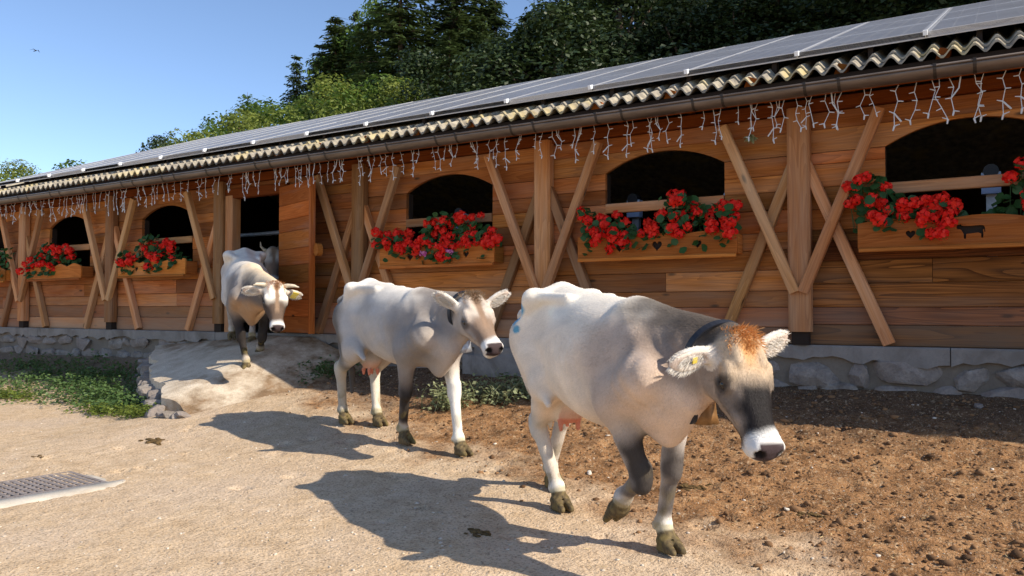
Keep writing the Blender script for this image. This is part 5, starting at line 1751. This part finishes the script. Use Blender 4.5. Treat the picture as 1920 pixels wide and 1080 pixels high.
# chips of straw
X, Y = sample(2600, lambda X, Y: (.35 + soilm(X, Y)) * near(X, Y))
n = len(X); a = r.uniform(0, 6.28, n); L = r.uniform(.012, .05, n)
c = np.stack([X, Y, gz(X, Y) + gfine(X, Y) + .006], 1); t_ = np.stack([np.cos(a), np.sin(a), r.normal(size=n) * .12], 1)
v, f = quads(c, unit(np.stack([r.normal(size=n) * .3, r.normal(size=n) * .3, np.ones(n)], 1)), unit(t_), r.uniform(.003, .006, n), L)
tag(ob('straw', mesh('straw', v, f, pebble_mat('straw_bits', (.20, .13, .05), (.62, .48, .25)))), 'short bits of straw strewn over the yard', 'straw', kind='stuff')
# single stones one can pick out
def place_stone(px, py, s, label, seed, mat=None, sq=.6):
    d = at(px, py, 1.0) - Vector((0, 0, CAMH)); t = 2.0
    while t < 14:
        q = Vector((0, 0, CAMH)) + d * t
        if q.z <= gh(q.x, q.y): break
        t += .01
    me = rock_mesh(seed, s, s * .8, s * sq, 2, .22, mat)
    o = ob('stone', me, None, (q.x, q.y, gh(q.x, q.y) + s * sq * .35), (0, 0, seed)); tag(o, label, 'stone', 'loose stones in the yard'); return o
paleS = pebble_mat('pale_stone', (.45, .40, .34), (.60, .54, .46))
place_stone(1475, 958, .020, 'small round pale stone lying alone on the brown soil', 1, paleS)
place_stone(1105, 890, .030, 'pale flat stone between the hind and fore legs of the leading cow', 2, paleS)
place_stone(288, 768, .11, 'flat white stone among weeds at the foot of the ramp', 3, paleS, .3)
place_stone(1118, 1025, .018, 'tiny stone left of the planted front hoof', 4, paleS) if False else None
place_stone(1835, 765, .05, 'grey stone in the shade under the right wall end', 5, None, .5)
place_stone(1420, 838, .045, 'brown stone at the shadow edge right of the lowered muzzle', 6, M['stone'], .45)
place_stone(985, 845, .028, 'small grey stone right of the second cow front hoof', 8, paleS, .6) if False else None
# dung
def dung(px, py, s, label, seed, n=26):
    d = at(px, py, 1.0) - Vector((0, 0, CAMH)); t = 2.0
    while t < 14:
        q = Vector((0, 0, CAMH)) + d * t
        if q.z <= gh(q.x, q.y): break
        t += .01
    rr = np.random.RandomState(seed); m = MB()
    e = None; V, Fq = [], []
    for i in range(n):
        x = rr.normal() * s * .45; y = rr.normal() * s * .28; k = s * rr.uniform(.10, .28)
        base = len(V); zg = gh(q.x + x, q.y + y)
        V += [tuple(p * (k, k * .8, k * .35) * (1 + rr.uniform(-.2, .2)) + np.array([q.x + x, q.y + y, zg + .004])) for p in IV]
        Fq += [tuple(int(b) + base for b in ff) for ff in IF]
    o = ob('dung_patch', mesh('dung_patch', V, Fq, M['dung'])); return tag(o, label, 'dung', 'dung patches on the ground')
dung(290, 828, .16, 'dark crumbled dung on the pale sand left of the cow shadows', 1, 30)
dung(1522, 966, .085, 'small mossy dung clump on the brown soil', 2, 18)
dung(1300, 915, .11, 'yellowish dung patch right of the planted foreleg', 3, 40)
dung(895, 1000, .10, 'dark dung patch inside the shadow of the leading cow', 4, 18)
dung(75, 857, .07, 'thin dark dung streak at the left', 5, 12)

# ------------------------------------------------------------------ drain cover
dr = empty('drain_cover', (-6.05, 3.12, 0), 'rusty lattice drain cover with pale concrete edging at the left', 'drain cover', rz=R(-7))
dm = wmat(dr)
def dl(x, y, z=0): return dm @ Vector((x, y, z))
rust = plain('rusty_iron', (.25, .215, .20), .8, .3, .2, .35, 30, .4, 90)
zb = .014
def dbox(name, x0, y0, x1, y1, z0, z1, m, parent=dr):
    o_ = MB(); o_.box((x0, y0, z0), (x1, y1, z1)); o = o_.build(name, m, None); o.parent = parent; return o
gx0, gx1, gy0, gy1 = -.29, .29, -.42, .38
dbox('pit', gx0, gy0, gx1, gy1, -.1, .0015, M['inside'])
for (a_, b_, c_, d_) in ((gx0 - .03, gy0 - .03, gx1 + .03, gy0), (gx0 - .03, gy1, gx1 + .03, gy1 + .03), (gx0 - .03, gy0, gx0, gy1), (gx1, gy0, gx1 + .03, gy1)):
    dbox('frame', a_, b_, c_, d_, -.02, zb, rust)
nb = 15
for k in range(nb):
    yk = gy0 + (gy1 - gy0) * (k + .5) / nb; dbox('bar', gx0, yk - .015, gx1, yk + .015, .002, zb - .002, rust)
for k in range(8):
    xk = gx0 + (gx1 - gx0) * (k + .5) / 8; dbox('cross_bar', xk - .010, gy0, xk + .010, gy1, .002, zb - .004, rust)
def ragged(name, x0, x1, y0, y1, seed):
    q = random.Random(seed); n = 26; v, f = [], []
    for i in range(n + 1):
        t = i / n; yy = y0 + (y1 - y0) * t
        taper = min(1, min(t, 1 - t) * 6 + .35)
        v += [(x0, yy, .006), (x0 + .006, yy, .016 + q.uniform(-.002, .003)), (x0 + (x1 - x0) * taper * q.uniform(.72, 1.08), yy, .011), (x0 + (x1 - x0) * taper * 1.10, yy, -.02)]
    for i in range(n):
        for k in range(3): f.append((i * 4 + k, (i + 1) * 4 + k, (i + 1) * 4 + k + 1, i * 4 + k + 1))
    o = ob(name, mesh(name, v, f, M['edgecon'], True)); o.parent = dr
ragged('concrete_edging', gx1 + .034, gx1 + .20, gy0 - .25, gy1 + .14, 2)
dbox('concrete_edging', gx0 - .03, gy0 - .26, gx1 + .03, gy0 - .034, -.02, .015, M['edgecon'])
dbox('concrete_edging', gx0 - .03, gy1 + .034, gx1 + .03, gy1 + .075, -.02, .011, M['edgecon'])

# ------------------------------------------------------------------ weeds
def weeds(name, n, fx, seed, mat, size=(.03, .065), h=.16, kind='stuff', label='', cat='weeds', group=None):
    r = np.random.RandomState(seed)
    P_ = fx(n, r); X, Y = P_[:, 0], P_[:, 1]
    zg = gz(X, Y) + gfine(X, Y)
    N = len(X); per = 9
    st = np.repeat(np.stack([X, Y, zg], 1), per, 0); M_ = len(st)
    hh = h * np.repeat(r.uniform(.35, 1.1, N), per); a = r.uniform(0, 6.28, M_); t = r.uniform(.15, 1, M_)
    c = st + np.stack([np.cos(a) * .05 * (1.2 - t * .5), np.sin(a) * .05 * (1.2 - t * .5), t * hh], 1) + r.normal(size=(M_, 3)) * .008
    nn = unit(np.stack([np.cos(a) * .5, np.sin(a) * .5, np.full(M_, .8)], 1) + r.normal(size=(M_, 3)) * .35)
    tg = unit(np.stack([np.cos(a), np.sin(a), r.normal(size=M_) * .4], 1)); L = r.uniform(*size, M_)
    v, f = quads(c, nn, tg, L * r.uniform(.5, .8, M_), L)
    return v, f
def patch(polys):
    def fx(n, r):
        out = []
        for (cx, cy, sx, sy, w) in polys:
            k = int(n * w); out.append(np.stack([cx + r.normal(size=k) * sx, cy + r.normal(size=k) * sy], 1))
        q = np.concatenate(out); q = q[q[:, 1] < 7.5]
        tt = (q[:, 0] - RA[0]) / (RB_[0] - RA[0])                     # keep off the ramp
        lim = RA[1] + (RB_[1] - RA[1]) * np.clip(tt, -1, 1) - .12
        return q[~((tt > -.02) & (tt < 1.3) & (q[:, 1] > lim))]
    return fx
v, f = weeds('w', 1050, patch([(-11.2, 6.55, .55, .30, .30), (-10.2, 6.15, .40, .20, .22), (-12.6, 6.5, .6, .35, .2), (-9.2, 5.9, .35, .14, .16), (-13.5, 7.0, .8, .2, .12)]), 1, M['weed'])
tag(ob('weeds', mesh('weeds', v, f, M['weed'])), 'green weeds on the ground left of the ramp', 'weeds', kind='stuff')
v, f = weeds('w', 420, patch([(-12.2, 5.85, .5, .10, .5), (-9.0, 5.62, .35, .09, .3), (-8.2, 5.45, .2, .08, .2)]), 2, M['weeddry'], (.025, .05), .12)
tag(ob('pale_weeds', mesh('pale_weeds', v, f, M['leafyel'])), 'yellow green low weeds edging the sand at the left', 'weeds', kind='stuff')
def plant(name, cx, cy, sx, sy, n, mat, label, seed, h=.18, size=(.03, .06)):
    def fx(k, r): return np.stack([cx + r.normal(size=k) * sx, np.minimum(cy + r.normal(size=k) * sy, 7.5)], 1)
    e = empty(name, (cx, cy, gh(cx, cy)), label, 'plant')
    v, f = weeds('p', n, fx, seed, mat, size, h); ob('leaves', mesh('leaves', v, f, mat), e)
    r = np.random.RandomState(seed); m = MB()
    for i in range(max(8, n // 6)):
        x, y = cx + r.normal() * sx, min(cy + r.normal() * sy, 7.5); z0 = gh(x, y)
        m.tube([(x, y, z0), (x + r.normal() * .03, y + r.normal() * .03, z0 + h * .5), (x + r.normal() * .06, y + r.normal() * .06, z0 + h * .95)], [.005, .004, .002], 4, cap=False)
    m.build('stems', M['weeddry'], e)['kind'] = 'stuff'
plant('weed_clump', -7.25, 7.10, .28, .13, 190, M['weed'], 'green weed clump by the wall between the ramp and the second cow', 5)
plant('weed_clump', -4.62, 6.35, .13, .09, 80, M['weeddry'], 'pale leafy weed clump behind the second cow front leg', 6, .24)
plant('weed_clump', -4.20, 6.75, .28, .12, 110, M['weeddry'], 'straggling pale weed between the second and the leading cow', 7, .20)
plant('weed_clump', -3.95, 7.15, .20, .10, 60, M['weed'], 'green weeds at the wall just left of the leading cow', 8, .14)

# rounded concrete block against the base between the two front cows
bmb = bmesh.new(); bmesh.ops.create_cube(bmb, size=1); bmesh.ops.bevel(bmb, geom=bmb.edges[:] , offset=.16, segments=4, affect='EDGES')
me = bpy.data.meshes.new('concrete_block'); bmb.to_mesh(me); bmb.free(); me.materials.append(M['concrete'])
me.polygons.foreach_set('use_smooth', np.ones(len(me.polygons), dtype=bool))
tag(ob('concrete_block', me, None, (-4.72, 7.55, .60), (0, 0, .05), (1.0, .30, .55)), 'rounded grey concrete block against the wall behind the second cow head', 'concrete block')

# ------------------------------------------------------------------ a swallow
p = at(67, 95, 38)
b = empty('bird', p, 'small dark bird flying in the blue sky at the upper left', 'bird')
mb = MB(); mb.tube([p + Vector((-.10, 0, 0)), p + Vector((-.04, 0, .005)), p + Vector((.03, 0, .004)), p + Vector((.09, 0, -.005))], [.006, .025, .026, .008], 8)
mb.build('body', M['black'], b, True)
for s in (-1, 1):
    w = MB(); q = [(0.03, 0, .01), (-.035, 0, .01), (-.03, s * .10, .06), (-.075, s * .24, -.02), (.02, s * .11, .065)]
    vs = [p + Vector(k) for k in q] + [p + Vector(k) + Vector((0, 0, -.008)) for k in q]
    w.add(vs, [(0, 1, 2, 4), (4, 2, 3), (5, 9, 7, 6), (9, 8, 7), (0, 4, 9, 5), (4, 3, 8, 9), (1, 6, 7, 2), (2, 7, 8, 3)]); w.build('wing', M['black'], b)
tl = MB(); tl.box(p + Vector((-.19, -.03, -.004)), p + Vector((-.09, .03, .004))); tl.build('tail', M['black'], b)
